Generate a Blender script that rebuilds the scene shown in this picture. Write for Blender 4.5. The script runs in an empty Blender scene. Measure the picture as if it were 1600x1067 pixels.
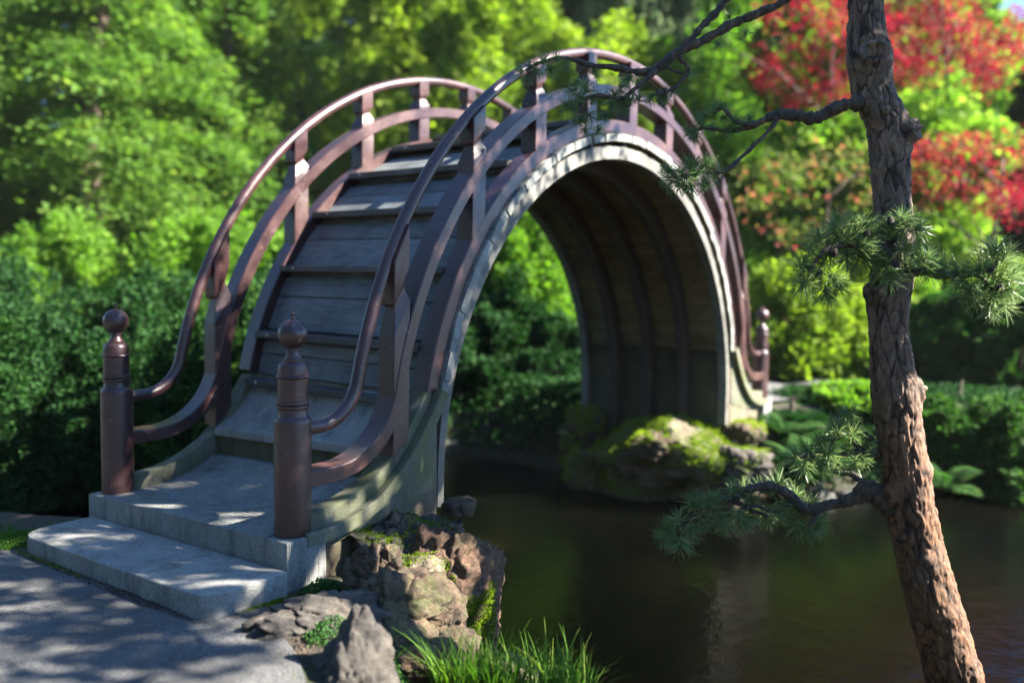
import bpy, bmesh, math, random
import numpy as np
from mathutils import Vector, Matrix, noise as mn

R_ = math.radians
scene = bpy.context.scene
COL = scene.collection

# ------------------------------------------------------------------ camera
CAM = np.array([-7.1709, -4.9157, 1.7195])
YAW, PITCH, ROLL, FPX = 0.6304, -0.0719, 0.0205, 1290.75
FW = np.array([math.cos(YAW)*math.cos(PITCH), math.sin(YAW)*math.cos(PITCH), math.sin(PITCH)])
_rt = np.array([math.sin(YAW), -math.cos(YAW), 0.0])
_up = np.cross(_rt, FW)
RT = math.cos(ROLL)*_rt + math.sin(ROLL)*_up
UP = math.cos(ROLL)*_up - math.sin(ROLL)*_rt
cd = bpy.data.cameras.new('camera')
cam = bpy.data.objects.new('camera', cd)
COL.objects.link(cam)
cam.matrix_world = Matrix(((RT[0], UP[0], -FW[0], CAM[0]), (RT[1], UP[1], -FW[1], CAM[1]),
                           (RT[2], UP[2], -FW[2], CAM[2]), (0, 0, 0, 1)))
cd.sensor_fit = 'HORIZONTAL'
cd.sensor_width = 36.0
cd.lens = FPX/1600*36
cd.clip_start, cd.clip_end = 0.05, 500
cd.dof.use_dof = True
cd.dof.focus_distance = 5.2
cd.dof.aperture_fstop = 0.53
scene.camera = cam

# ------------------------------------------------------------------ light
SUN_AZ, SUN_EL = R_(150), R_(39)          # azimuth clockwise from +Y
SUN = Vector((math.sin(SUN_AZ)*math.cos(SUN_EL), math.cos(SUN_AZ)*math.cos(SUN_EL), math.sin(SUN_EL)))
w = bpy.data.worlds.new('World')
scene.world = w
w.use_nodes = True
nt = w.node_tree
sky = nt.nodes.new('ShaderNodeTexSky')
sky.sky_type = 'NISHITA'
sky.sun_disc = False
sky.sun_elevation = SUN_EL
sky.sun_rotation = SUN_AZ
sky.air_density = 1.0
sky.dust_density = 0.0
sky.ozone_density = 9.0
nt.links.new(sky.outputs[0], nt.nodes['Background'].inputs[0])
nt.nodes['Background'].inputs[1].default_value = 0.055
sl = bpy.data.lights.new('sun', 'SUN')
sl.energy = 5.0
sl.angle = R_(0.5)
sl.color = (1.0, 0.93, 0.82)
so = bpy.data.objects.new('sun', sl)
COL.objects.link(so)
so.rotation_euler = SUN.to_track_quat('Z', 'Y').to_euler()
vs = scene.view_settings
vs.view_transform = 'Standard'
vs.look = 'None'
vs.exposure = 2.85
vs.gamma = 1.0
vs.use_curve_mapping = False
scene.cycles.max_bounces = 8
scene.cycles.transparent_max_bounces = 8
scene.cycles.caustics_reflective = False
scene.cycles.caustics_refractive = False
scene.cycles.sample_clamp_indirect = 6.0
scene.cycles.use_denoising = True

rng = np.random.default_rng(7)
random.seed(7)


def at(u, v, d):
    """a point seen at (u, v) of the 1600 px photograph, d metres along the view"""
    return CAM + d*(FW + RT*(u-800)/FPX - UP*(v-533.5)/FPX)


# ------------------------------------------------------------------ materials
def mat(name):
    m = bpy.data.materials.new(name)
    m.use_nodes = True
    n = m.node_tree.nodes
    return m, n, m.node_tree.links, n['Principled BSDF']


def tex(n, l, kind, scale, detail=4, rough=0.55, stretch=None, coord='Object', dist=0.0):
    tc = n.new('ShaderNodeTexCoord')
    out = tc.outputs[coord] if coord != 'World' else n.new('ShaderNodeNewGeometry').outputs['Position']
    mp = n.new('ShaderNodeMapping')
    if stretch:
        mp.inputs['Scale'].default_value = stretch
    l.new(out, mp.inputs[0])
    t = n.new({'noise': 'ShaderNodeTexNoise', 'voronoi': 'ShaderNodeTexVoronoi'}[kind])
    t.inputs['Scale'].default_value = scale
    if kind == 'noise':
        t.inputs['Detail'].default_value = detail
        t.inputs['Roughness'].default_value = rough
        t.inputs['Distortion'].default_value = dist
    l.new(mp.outputs[0], t.inputs['Vector'])
    return t


def ramp(n, l, src, stops):
    r = n.new('ShaderNodeValToRGB')
    e = r.color_ramp.elements
    while len(e) < len(stops):
        e.new(0.5)
    for i, (p, c) in enumerate(stops):
        e[i].position = p
        e[i].color = (*c, 1) if len(c) == 3 else c
    l.new(src, r.inputs[0])
    return r


def mixc(n, l, a, b, fac, mode='MIX'):
    m = n.new('ShaderNodeMix')
    m.data_type = 'RGBA'
    m.blend_type = mode
    if isinstance(fac, float):
        m.inputs[0].default_value = fac
    else:
        l.new(fac, m.inputs[0])
    for k, s in ((6, a), (7, b)):
        if isinstance(s, tuple):
            m.inputs[k].default_value = (*s, 1)
        else:
            l.new(s, m.inputs[k])
    return m.outputs[2]


def bump(n, l, b, src, strength, dist=0.02, prev=None):
    bp = n.new('ShaderNodeBump')
    bp.inputs['Strength'].default_value = strength
    bp.inputs['Distance'].default_value = dist
    l.new(src, bp.inputs['Height'])
    if prev is not None:
        l.new(prev, bp.inputs['Normal'])
    l.new(bp.outputs[0], b.inputs['Normal'])
    return bp.outputs[0]


def m_paint():
    m, n, l, b = mat('brown_paint')
    t = tex(n, l, 'noise', 3.0, 6, 0.6, coord='World')
    c = ramp(n, l, t.outputs[0], [(0.3, (0.026, 0.011, 0.012)), (0.5, (0.044, 0.018, 0.018)), (0.72, (0.075, 0.031, 0.027))])
    f = tex(n, l, 'noise', 60, 3, 0.6, coord='World')
    # worn specks where the paint has flaked
    s = ramp(n, l, tex(n, l, 'noise', 14, 8, 0.7, coord='World').outputs[0], [(0.60, (0, 0, 0)), (0.66, (0.6,)*3)])
    l.new(mixc(n, l, c.outputs[0], (0.16, 0.11, 0.095), s.outputs[0]), b.inputs['Base Color'])
    r = ramp(n, l, t.outputs[0], [(0.3, (0.27,)*3), (0.75, (0.52,)*3)])
    l.new(r.outputs[0], b.inputs['Roughness'])
    b.inputs['Specular IOR Level'].default_value = 0.6
    q_ = bump(n, l, b, f.outputs[0], 0.15, 0.01)
    bump(n, l, b, tex(n, l, 'noise', 9, 4, 0.6, coord='World').outputs[0], 0.12, 0.03, q_)
    return m


def m_wood(name, c1, c2, stretch, mossy=0.0):
    m, n, l, b = mat(name)
    g = tex(n, l, 'noise', 18, 8, 0.65, stretch=stretch, coord='World')
    big = tex(n, l, 'noise', 2.6, 6, 0.65, coord='World')
    c = ramp(n, l, g.outputs[0], [(0.25, c1), (0.75, c2)])
    k = ramp(n, l, big.outputs[0], [(0.35, (0.55,)*3), (0.65, (1.1,)*3)])
    col = mixc(n, l, c.outputs[0], k.outputs[0], 1.0, 'MULTIPLY')
    if mossy:
        mm = ramp(n, l, tex(n, l, 'noise', 6, 8, 0.7, coord='World').outputs[0], [(0.55, (0, 0, 0)), (0.75, (mossy,)*3)])
        col = mixc(n, l, col, (0.09, 0.12, 0.04), mm.outputs[0])
    oi = n.new('ShaderNodeObjectInfo')
    v = ramp(n, l, oi.outputs['Random'], [(0, (0.72,)*3), (1, (1.15,)*3)])
    l.new(mixc(n, l, col, v.outputs[0], 1.0, 'MULTIPLY'), b.inputs['Base Color'])
    b.inputs['Roughness'].default_value = 0.72
    bump(n, l, b, g.outputs[0], 0.5, 0.012)
    return m


def m_concrete(name, c1, c2, moss, groove=False):
    m, n, l, b = mat(name)
    t = tex(n, l, 'noise', 4, 10, 0.7, coord='World')
    f = tex(n, l, 'noise', 95, 5, 0.75, coord='World')
    c = ramp(n, l, t.outputs[0], [(0.3, c1), (0.7, c2)])
    k = ramp(n, l, f.outputs[0], [(0.32, (0.5,)*3), (0.66, (1.45,)*3)])
    col = mixc(n, l, c.outputs[0], k.outputs[0], 1.0, 'MULTIPLY')
    mm = ramp(n, l, tex(n, l, 'noise', 3.1, 9, 0.72, coord='World').outputs[0], [(0.42, (0, 0, 0)), (0.66, (moss,)*3)])
    col = mixc(n, l, col, (0.10, 0.115, 0.035), mm.outputs[0])
    # dark water streaks
    st = ramp(n, l, tex(n, l, 'noise', 7, 6, 0.7, stretch=(1, 1, 0.25), coord='World').outputs[0], [(0.5, (1, 1, 1)), (0.72, (0.45,)*3)])
    col = mixc(n, l, col, st.outputs[0], 1.0, 'MULTIPLY')
    l.new(col, b.inputs['Base Color'])
    b.inputs['Roughness'].default_value = 0.85
    p = bump(n, l, b, f.outputs[0], 0.5, 0.01)
    if groove:
        g = tex(n, l, 'noise', 9, 3, 0.6, stretch=(6, 0.35, 0.3), coord='World')
        bump(n, l, b, g.outputs[0], 1.0, 0.03, p)
    return m


def m_rock(name, c1, c2, c3, moss=0.0, crack=1.0, scale=1.0):
    m, n, l, b = mat(name)
    t = tex(n, l, 'noise', 3.5*scale, 12, 0.72, coord='World', dist=0.6)
    t2 = tex(n, l, 'noise', 11*scale, 10, 0.75, coord='World', dist=0.4, stretch=(1, 1, 1.8))
    c = ramp(n, l, t.outputs[0], [(0.28, c1), (0.5, c2), (0.72, c3)])
    k = ramp(n, l, t2.outputs[0], [(0.32, (0.25,)*3), (0.5, (0.95,)*3), (0.68, (1.7,)*3)])
    col = mixc(n, l, c.outputs[0], k.outputs[0], 1.0, 'MULTIPLY')
    ve = n.new('ShaderNodeTexVoronoi'); ve.feature = 'DISTANCE_TO_EDGE'; ve.inputs['Scale'].default_value = 4.2*scale
    vm_ = n.new('ShaderNodeVectorMath'); vm_.operation = 'MULTIPLY_ADD'
    g_ = n.new('ShaderNodeNewGeometry'); l.new(t2.outputs[1], vm_.inputs[0]); vm_.inputs[1].default_value = (.22, .22, .22); l.new(g_.outputs['Position'], vm_.inputs[2])
    l.new(vm_.outputs[0], ve.inputs['Vector'])
    ce = ramp(n, l, ve.outputs['Distance'], [(0.0, (0.45,)*3), (0.035, (1, 1, 1))])
    col = mixc(n, l, col, ce.outputs[0], 1.0, 'MULTIPLY')
    li = ramp(n, l, tex(n, l, 'noise', 24*scale, 6, 0.75, coord='World').outputs[0], [(0.64, (0, 0, 0)), (0.74, (0.32,)*3)])
    col = mixc(n, l, col, (0.33, 0.33, 0.28), li.outputs[0])
    if moss:
        mm = ramp(n, l, tex(n, l, 'noise', 4.5, 9, 0.72, coord='World').outputs[0], [(0.48, (0, 0, 0)), (0.6, (moss,)*3)])
        col = mixc(n, l, col, (0.06, 0.10, 0.015), mm.outputs[0])
    l.new(col, b.inputs['Base Color'])
    b.inputs['Roughness'].default_value = 0.8
    p = bump(n, l, b, t2.outputs[0], 0.9*crack, 0.05)
    f = tex(n, l, 'noise', 70*scale, 6, 0.75, coord='World')
    bump(n, l, b, f.outputs[0], 0.6, 0.012, p)
    return m


def m_leaf(name, c1, c2, c3, trans=0.45, rough=0.7):
    m, n, l, b = mat(name)
    geo = n.new('ShaderNodeNewGeometry')
    oi = n.new('ShaderNodeObjectInfo')
    big = tex(n, l, 'noise', 0.9, 3, 0.6, coord='World')
    ad = n.new('ShaderNodeMath'); ad.operation = 'MULTIPLY_ADD'
    l.new(geo.outputs['Random Per Island'], ad.inputs[0])
    ad.inputs[1].default_value = 0.55
    l.new(big.outputs[0], ad.inputs[2])
    ad2 = n.new('ShaderNodeMath'); ad2.operation = 'MULTIPLY_ADD'
    l.new(oi.outputs['Random'], ad2.inputs[0]); ad2.inputs[1].default_value = 0.25
    l.new(ad.outputs[0], ad2.inputs[2])
    c = ramp(n, l, ad2.outputs[0], [(0.45, c1), (0.85, c2), (1.2, c3)])
    sc = n.new('ShaderNodeMath'); sc.operation = 'MULTIPLY'; sc.inputs[1].default_value = 0.75
    l.new(ad2.outputs[0], sc.inputs[0])
    l.new(sc.outputs[0], c.inputs[0])
    l.new(c.outputs[0], b.inputs['Base Color'])
    b.inputs['Roughness'].default_value = rough
    b.inputs['Specular IOR Level'].default_value = 0.3 if rough < 0.45 else 0.12
    tr = n.new('ShaderNodeBsdfTranslucent')
    hs = n.new('ShaderNodeHueSaturation')
    hs.inputs['Saturation'].default_value = 1.1
    hs.inputs['Value'].default_value = 1.5
    l.new(c.outputs[0], hs.inputs['Color'])
    l.new(hs.outputs[0], tr.inputs[0])
    mx = n.new('ShaderNodeMixShader')
    mx.inputs[0].default_value = trans
    l.new(b.outputs[0], mx.inputs[1])
    l.new(tr.outputs[0], mx.inputs[2])
    l.new(mx.outputs[0], n['Material Output'].inputs[0])
    return m


def m_bark(name, c1, c2, c3, scale=1.0, attr=False):
    m, n, l, b = mat(name)
    v = tex(n, l, 'voronoi', 34*scale, stretch=(1, 1, 0.3), coord='Object')
    t = tex(n, l, 'noise', 22*scale, 10, 0.72, stretch=(1, 1, 0.4), coord='Object', dist=0.5)
    big = tex(n, l, 'noise', 5, 6, 0.65, coord='Object')
    c = ramp(n, l, t.outputs[0], [(0.3, c1), (0.52, c2), (0.72, c3)])
    k = ramp(n, l, big.outputs[0], [(0.35, (0.7, 0.74, 0.8)), (0.65, (1.15, 1.0, 0.85))])
    col = mixc(n, l, c.outputs[0], k.outputs[0], 1.0, 'MULTIPLY')
    if attr:
        tc_ = n.new('ShaderNodeTexCoord'); sz_ = n.new('ShaderNodeSeparateXYZ'); l.new(tc_.outputs['Object'], sz_.inputs[0])
        ad_ = n.new('ShaderNodeMath'); ad_.operation = 'MULTIPLY_ADD'; l.new(t.outputs[0], ad_.inputs[0]); ad_.inputs[1].default_value = 1.6; l.new(sz_.outputs[2], ad_.inputs[2])
        up_ = ramp(n, l, ad_.outputs[0], [(0.0, (0, 0, 0)), (1.0, (0.42,)*3)])
        mr_ = n.new('ShaderNodeMapRange'); mr_.inputs['From Min'].default_value = 2.6; mr_.inputs['From Max'].default_value = 4.0
        l.new(ad_.outputs[0], mr_.inputs[0]); l.new(mr_.outputs[0], up_.inputs[0])
        gr_ = ramp(n, l, t.outputs[0], [(0.32, (0.06, 0.055, 0.05)), (0.55, (0.17, 0.155, 0.14)), (0.72, (0.32, 0.31, 0.28))])
        col = mixc(n, l, col, gr_.outputs[0], up_.outputs[0])
        a = n.new('ShaderNodeAttribute'); a.attribute_name = 'fissure'
        r = ramp(n, l, a.outputs['Fac'], [(0.05, (0.10, 0.08, 0.07)), (0.6, (1.1, 1.1, 1.1))])
        col = mixc(n, l, col, r.outputs[0], 1.0, 'MULTIPLY')
    l.new(col, b.inputs['Base Color'])
    b.inputs['Roughness'].default_value = 0.78
    p = bump(n, l, b, t.outputs[0], 0.8, 0.02)
    bump(n, l, b, v.outputs[0], 0.35, 0.015, p)
    return m


M = {}
M['paint'] = m_paint()
M['plank'] = m_wood('weathered_plank', (0.15, 0.16, 0.15), (0.38, 0.39, 0.36), (2.5, 0.3, 2.5), 0.35)
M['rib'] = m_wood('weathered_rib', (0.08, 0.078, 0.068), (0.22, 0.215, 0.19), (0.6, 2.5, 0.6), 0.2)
M['soffit'] = m_wood('stained_soffit', (0.15, 0.115, 0.058), (0.31, 0.245, 0.13), (2.5, 0.3, 2.5), 0.1)
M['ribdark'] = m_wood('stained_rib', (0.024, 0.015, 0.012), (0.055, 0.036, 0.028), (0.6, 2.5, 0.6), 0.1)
M['board'] = m_wood('grey_tread_board', (0.075, 0.088, 0.094), (0.20, 0.22, 0.225), (3, 0.25, 3), 0.1)
M['treadwood'] = m_wood('dark_tread', (0.055, 0.055, 0.055), (0.13, 0.13, 0.125), (3, 0.25, 3), 0.1)
M['concrete'] = m_concrete('step_concrete', (0.17, 0.17, 0.155), (0.29, 0.29, 0.27), 0.12)
M['landing'] = m_concrete('landing_concrete', (0.16, 0.165, 0.155), (0.28, 0.28, 0.26), 0.12, True)
M['stepc'] = m_concrete('worn_dark_concrete', (0.085, 0.095, 0.09), (0.20, 0.21, 0.20), 0.1)
M['kerb'] = m_concrete('mossy_concrete', (0.07, 0.078, 0.055), (0.17, 0.165, 0.12), 0.85)
M['abut'] = m_concrete('stained_concrete', (0.085, 0.066, 0.045), (0.20, 0.155, 0.105), 0.5)
M['panel'] = m_concrete('algae_shade_panel', (0.035, 0.036, 0.02), (0.10, 0.095, 0.055), 0.35)
M['metal'], _n, _l, _b = mat('bolt_metal')
_b.inputs['Base Color'].default_value = (0.6, 0.62, 0.65, 1); _b.inputs['Metallic'].default_value = 0.8; _b.inputs['Roughness'].default_value = 0.35
M['rock_grey'] = m_rock('grey_rock', (0.028, 0.026, 0.025), (0.075, 0.065, 0.054), (0.18, 0.145, 0.105))
M['rock_tan'] = m_rock('tan_rock', (0.032, 0.022, 0.015), (0.085, 0.054, 0.031), (0.20, 0.135, 0.08), 0.45)
M['rock_red'] = m_rock('russet_rock', (0.045, 0.023, 0.015), (0.125, 0.066, 0.038), (0.24, 0.145, 0.09), 0.25)
M['rock_moss'] = m_rock('mossy_rock', (0.08, 0.06, 0.04), (0.18, 0.14, 0.09), (0.34, 0.29, 0.21), 0.85)
M['rock_dark'] = m_rock('dark_rock', (0.035, 0.035, 0.03), (0.08, 0.08, 0.07), (0.15, 0.14, 0.12), 0.3)
M['moss'] = m_leaf('moss', (0.09, 0.15, 0.008), (0.19, 0.29, 0.015), (0.32, 0.40, 0.03), 0.35)
M['clover'] = m_leaf('clover_leaf', (0.03, 0.08, 0.02), (0.05, 0.13, 0.03), (0.09, 0.19, 0.05), 0.3)
M['grass'] = m_leaf('grass_blade', (0.04, 0.11, 0.015), (0.09, 0.20, 0.025), (0.24, 0.30, 0.06), 0.4)
M['needle'] = m_leaf('pine_needle', (0.10, 0.17, 0.065), (0.20, 0.275, 0.10), (0.43, 0.47, 0.21), 0.3, 0.35)
M['bark'] = m_bark('pine_bark', (0.045, 0.027, 0.018), (0.15, 0.075, 0.037), (0.30, 0.165, 0.085), 1.0, True)
M['twig'] = m_bark('twig_bark', (0.022, 0.018, 0.014), (0.07, 0.055, 0.045), (0.22, 0.19, 0.15), 1.6)
M['trunk'] = m_bark('far_bark', (0.04, 0.028, 0.02), (0.09, 0.065, 0.045), (0.15, 0.11, 0.08), 0.3)
M['yellowgreen'] = m_leaf('yellow_green_leaf', (0.075, 0.135, 0.015), (0.175, 0.265, 0.035), (0.36, 0.41, 0.10), 0.5)
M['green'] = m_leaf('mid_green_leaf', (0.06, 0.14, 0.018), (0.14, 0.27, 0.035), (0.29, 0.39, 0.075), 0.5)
M['conifer'] = m_leaf('conifer_spray', (0.045, 0.105, 0.02), (0.10, 0.19, 0.03), (0.23, 0.33, 0.06), 0.45)
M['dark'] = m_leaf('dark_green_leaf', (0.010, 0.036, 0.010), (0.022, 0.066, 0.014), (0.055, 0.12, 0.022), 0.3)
M['fern'] = m_leaf('fern_leaf', (0.02, 0.06, 0.012), (0.045, 0.11, 0.02), (0.09, 0.16, 0.03), 0.35)
M['greygreen'] = m_leaf('grey_green_leaf', (0.06, 0.10, 0.05), (0.13, 0.18, 0.085), (0.24, 0.28, 0.14), 0.35)
M['red'] = m_leaf('red_maple_leaf', (0.14, 0.016, 0.025), (0.26, 0.032, 0.045), (0.18, 0.18, 0.06), 0.45)
M['pink'] = m_leaf('pinkish_leaf', (0.06, 0.13, 0.02), (0.13, 0.17, 0.04), (0.40, 0.10, 0.095), 0.45)


# ------------------------------------------------------------------ object helpers
def tag(o, label=None, cat=None, group=None, kind=None):
    if label: o['label'] = label
    if cat: o['category'] = cat
    if group: o['group'] = group
    if kind: o['kind'] = kind
    return o


def empty(name, loc=(0, 0, 0), rz=0.0):
    o = bpy.data.objects.new(name, None)
    o.empty_display_size = 0.2
    COL.objects.link(o)
    o.location = loc
    o.rotation_euler.z = rz
    return o


def link(name, me, parent=None, loc=None):
    o = bpy.data.objects.new(name, me)
    COL.objects.link(o)
    if parent is not None:
        o.parent = parent
    if loc is not None:
        o.location = loc
    return o


def mesh(name, verts, faces, m, smooth=False, auto=None):
    me = bpy.data.meshes.new(name)
    me.from_pydata([tuple(v) for v in verts], [], [tuple(f) for f in faces])
    me.materials.append(m)
    if smooth:
        me.polygons.foreach_set('use_smooth', [True]*len(me.polygons))
    me.update()
    if auto is not None:
        me.set_sharp_from_angle(angle=R_(auto))
    return me


def quads_np(name, V, F, m, smooth=False):
    """V (n,3), F (k,4) numpy -> mesh, fast"""
    me = bpy.data.meshes.new(name)
    V = np.ascontiguousarray(V, dtype=np.float32)
    F = np.ascontiguousarray(F, dtype=np.int32)
    k, s = F.shape
    me.vertices.add(len(V)); me.vertices.foreach_set('co', V.ravel())
    me.loops.add(k*s); me.loops.foreach_set('vertex_index', F.ravel())
    me.polygons.add(k); me.polygons.foreach_set('loop_start', np.arange(k, dtype=np.int32)*s)
    me.polygons.foreach_set('loop_total', np.full(k, s, dtype=np.int32))
    if smooth:
        me.polygons.foreach_set('use_smooth', np.ones(k, dtype=bool))
    me.materials.append(m)
    me.update(calc_edges=True)
    me.validate()
    return me


def bevel_mesh(me, width, segs=2, angle=35):
    bm = bmesh.new(); bm.from_mesh(me)
    bmesh.ops.recalc_face_normals(bm, faces=bm.faces)
    es = [e for e in bm.edges if len(e.link_faces) == 2 and e.calc_face_angle(0) > R_(angle)]
    bmesh.ops.bevel(bm, geom=es, offset=width, segments=segs, affect='EDGES', profile=0.6, clamp_overlap=True)
    bm.to_mesh(me); bm.free()
    me.polygons.foreach_set('use_smooth', [True]*len(me.polygons))
    me.set_sharp_from_angle(angle=R_(30))
    return me


def prism(name, pts, y0, y1, m, tilt=0.0, bev=0.006, segs=1, smooth=False):
    """side-view polygon pts [(x,z)] extruded from y0 to y1"""
    n = len(pts)
    vs_ = [(x, y0, z+tilt*y0) for x, z in pts]+[(x, y1, z+tilt*y1) for x, z in pts]
    fs = [tuple(range(n)), tuple(range(2*n-1, n-1, -1))]
    fs += [(i, i+n, (i+1) % n+n, (i+1) % n) for i in range(n)]
    me = mesh(name, vs_, fs, m)
    bm = bmesh.new(); bm.from_mesh(me); bmesh.ops.recalc_face_normals(bm, faces=bm.faces); bm.to_mesh(me); bm.free()
    if bev:
        bevel_mesh(me, bev, segs)
    return me


def sweep(name, path, prof, m, y=0.0, tilt=0.0, closed_prof=True, auto=40):
    """path [(x,z)] in a plane of constant y; prof [(n,b)]: n along the normal, b along y"""
    path = np.array(path)
    t = np.gradient(path, axis=0)
    t /= np.linalg.norm(t, axis=1)[:, None]
    nrm = np.stack([-t[:, 1], t[:, 0]], 1)
    if nrm[len(nrm)//2, 1] < 0:
        nrm = -nrm
    k = len(prof)
    V = []
    for p, q in zip(path, nrm):
        for a, b in prof:
            V.append((p[0]+q[0]*a, y+b, p[1]+q[1]*a+tilt*(y+b)))
    F = []
    for i in range(len(path)-1):
        for j in range(k):
            F.append((i*k+j, i*k+(j+1) % k, (i+1)*k+(j+1) % k, (i+1)*k+j))
    F.append(tuple(range(k))); F.append(tuple(range((len(path)-1)*k+k-1, (len(path)-1)*k-1, -1)))
    me = mesh(name, V, F, m, True)
    bm = bmesh.new(); bm.from_mesh(me); bmesh.ops.recalc_face_normals(bm, faces=bm.faces); bm.to_mesh(me); bm.free()
    me.set_sharp_from_angle(angle=R_(auto))
    return me


def rectprof(h, wd, c=0.008):
    h /= 2; wd /= 2
    return [(-h, -wd+c), (-h, wd-c), (-h+c, wd), (h-c, wd), (h, wd-c), (h, -wd+c), (h-c, -wd), (-h+c, -wd)]


def lathe(name, prof, m, seg=40, auto=35):
    V, F = [], []
    for r, z in prof:
        for i in range(seg):
            a = 2*math.pi*i/seg
            V.append((r*math.cos(a), r*math.sin(a), z))
    for i in range(len(prof)-1):
        for j in range(seg):
            F.append((i*seg+j, i*seg+(j+1) % seg, (i+1)*seg+(j+1) % seg, (i+1)*seg+j))
    F.append(tuple(range(seg-1, -1, -1))); F.append(tuple(range((len(prof)-1)*seg, len(prof)*seg)))
    me = mesh(name, V, F, m, True)
    me.set_sharp_from_angle(angle=R_(auto))
    return me


def tube_np(path, rad, sides=10, disp=None):
    path = np.array(path, float); rad = np.array(rad, float)
    t = np.gradient(path, axis=0); t /= np.linalg.norm(t, axis=1)[:, None]
    up = np.array([0.3, 0.2, 1.0]) if abs(t[0, 2]) < 0.8 else np.array([1.0, 0.1, 0])
    n = np.cross(t[0], up); n /= np.linalg.norm(n)
    V = []
    ang = np.linspace(0, 2*np.pi, sides, endpoint=False)
    for i in range(len(path)):
        n = n-t[i]*np.dot(n, t[i]); n /= np.linalg.norm(n)
        b = np.cross(t[i], n)
        d = np.cos(ang)[:, None]*n+np.sin(ang)[:, None]*b
        r = np.full(sides, rad[i])
        if disp is not None:
            r = r+disp(i, ang)
        V.append(path[i]+d*r[:, None])
    V = np.concatenate(V)
    i = np.arange(len(path)-1)[:, None]*sides; j = np.arange(sides)[None, :]
    j2 = (j+1) % sides
    F = np.stack([i+j, i+j2, i+sides+j2, i+sides+j], -1).reshape(-1, 4)
    return V, F


def join_np(parts):
    V, F, o = [], [], 0
    for v, f in parts:
        V.append(v); F.append(f+o); o += len(v)
    return np.concatenate(V), np.concatenate(F)


def smooth_path(pts, n):
    """Catmull-Rom through 3-D/any-D points"""
    P = np.array(pts, float)
    P = np.vstack([2*P[0]-P[1], P, 2*P[-1]-P[-2]])
    out = []
    segs = len(P)-3
    for u in np.linspace(0, segs-1e-6, n):
        i = int(u); t = u-i
        a, b, c, d = P[i:i+4]
        out.append(0.5*(2*b+(c-a)*t+(2*a-5*b+4*c-d)*t*t+(3*b-a-3*c+d)*t**3))
    return np.array(out)


# ------------------------------------------------------------------ terrain and water
SHORE = np.array([(-2.7, 1.25), (-2.7, -1.25), (-2.85, -1.7), (-2.8, -2.2), (-2.45, -2.75), (-1.9, -3.5), (-1.15, -4.45), (.3, -6.4),
                  (1.6, -9.5), (4, -12), (9, -10), (7.6, -6.5), (6.2, -4.4), (5.2, -3.2), (3.8, -1.9), (2.9, -1.3), (2.55, 1.2),
                  (2.6, 2.0), (2.5, 3.3), (0.6, 5.4), (-2.2, 6.2), (-4.2, 5.2), (-3.2, 2.4)])


def poly_sd(x, y, P):
    d = np.full(x.shape, 1e9); inside = np.zeros(x.shape, bool)
    for i in range(len(P)):
        a, b = P[i], P[(i+1) % len(P)]
        e = b-a
        t = np.clip(((x-a[0])*e[0]+(y-a[1])*e[1])/(e@e), 0, 1)
        d = np.minimum(d, np.hypot(x-a[0]-t*e[0], y-a[1]-t*e[1]))
        c = ((a[1] > y) != (b[1] > y)) & (x < (b[0]-a[0])*(y-a[1])/(b[1]-a[1]+1e-12)+a[0])
        inside ^= c
    return np.where(inside, -d, d)


WATER = -1.0


def land(x, y):
    x = np.asarray(x, float); y = np.asarray(y, float)
    sd = poly_sd(x, y, SHORE)
    near = -0.14-0.03*np.clip(y, -4, 2)
    h0 = np.where(x < 0, near, 0.02)
    h0 = h0-0.45*np.clip((sd-1.0), 0, 1)*((y > 2) & (x < 1))          # the ground sinks a little behind the bridge
    D_ = (x-CAM[0])*0.8076+(y-CAM[1])*0.5897; L_ = (x-CAM[0])*0.5897-(y-CAM[1])*0.8076
    wb = np.clip((L_+0.95)/0.65, 0, 1); wb = wb*wb*(3-2*wb)*(D_ < 8)*(y < -1.3)
    h0 = h0*(1-wb)+np.minimum(h0, np.maximum(1.60-0.50*D_, -1.1))*wb           # the bank slopes down to the pond
    r = np.hypot(x, y)
    h0 = h0+np.clip((r-22)/40, 0, 1)**1.3*5.0
    t = np.clip((sd+0.55)/1.7, 0, 1); t = t*t*(3-2*t)
    bump_ = 0.04*np.sin(x*1.7+y*0.6)*np.cos(y*2.1-x*0.4)*np.clip(sd-0.5, 0, 1)*np.clip((np.abs(y)-1.3)*2, 0, 1)
    return -1.75+t*(h0+1.75)+bump_*(x > -4.1)+0.013*((x < -4.70) & (x > -4.8) & (np.abs(y) < 1.3))


def axis(a, b, fine0, fine1, step):
    f = np.arange(fine0, fine1+1e-6, step)
    lo = fine0-np.geomspace(step*1.5, fine0-a, 26)
    hi = fine1+np.geomspace(step*1.5, b-fine1, 26)
    return np.concatenate([lo[::-1], f, hi])


gx = axis(-140, 140, -7, 8, 0.1); gy = axis(-140, 140, -8, 7, 0.1)
X, Y = np.meshgrid(gx, gy, indexing='ij')
Z = land(X, Y)
V = np.stack([X, Y, Z], -1).reshape(-1, 3)
nx, ny = X.shape
ii = (np.arange(nx-1)[:, None]*ny+np.arange(ny-1)[None, :]).ravel()
F = np.stack([ii, ii+ny, ii+ny+1, ii+1], 1)
gm, n, l, b = mat('earth')
geo = n.new('ShaderNodeNewGeometry'); sx = n.new('ShaderNodeSeparateXYZ'); l.new(geo.outputs['Position'], sx.inputs[0])
t = tex(n, l, 'noise', 2.2, 10, 0.7, coord='World'); t2 = tex(n, l, 'noise', 26, 8, 0.75, coord='World')
soil = ramp(n, l, t2.outputs[0], [(0.3, (0.018, 0.013, 0.009)), (0.55, (0.05, 0.037, 0.026)), (0.75, (0.12, 0.09, 0.06))])
turf = ramp(n, l, t2.outputs[0], [(0.3, (0.012, 0.025, 0.006)), (0.7, (0.04, 0.075, 0.012))])
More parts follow.
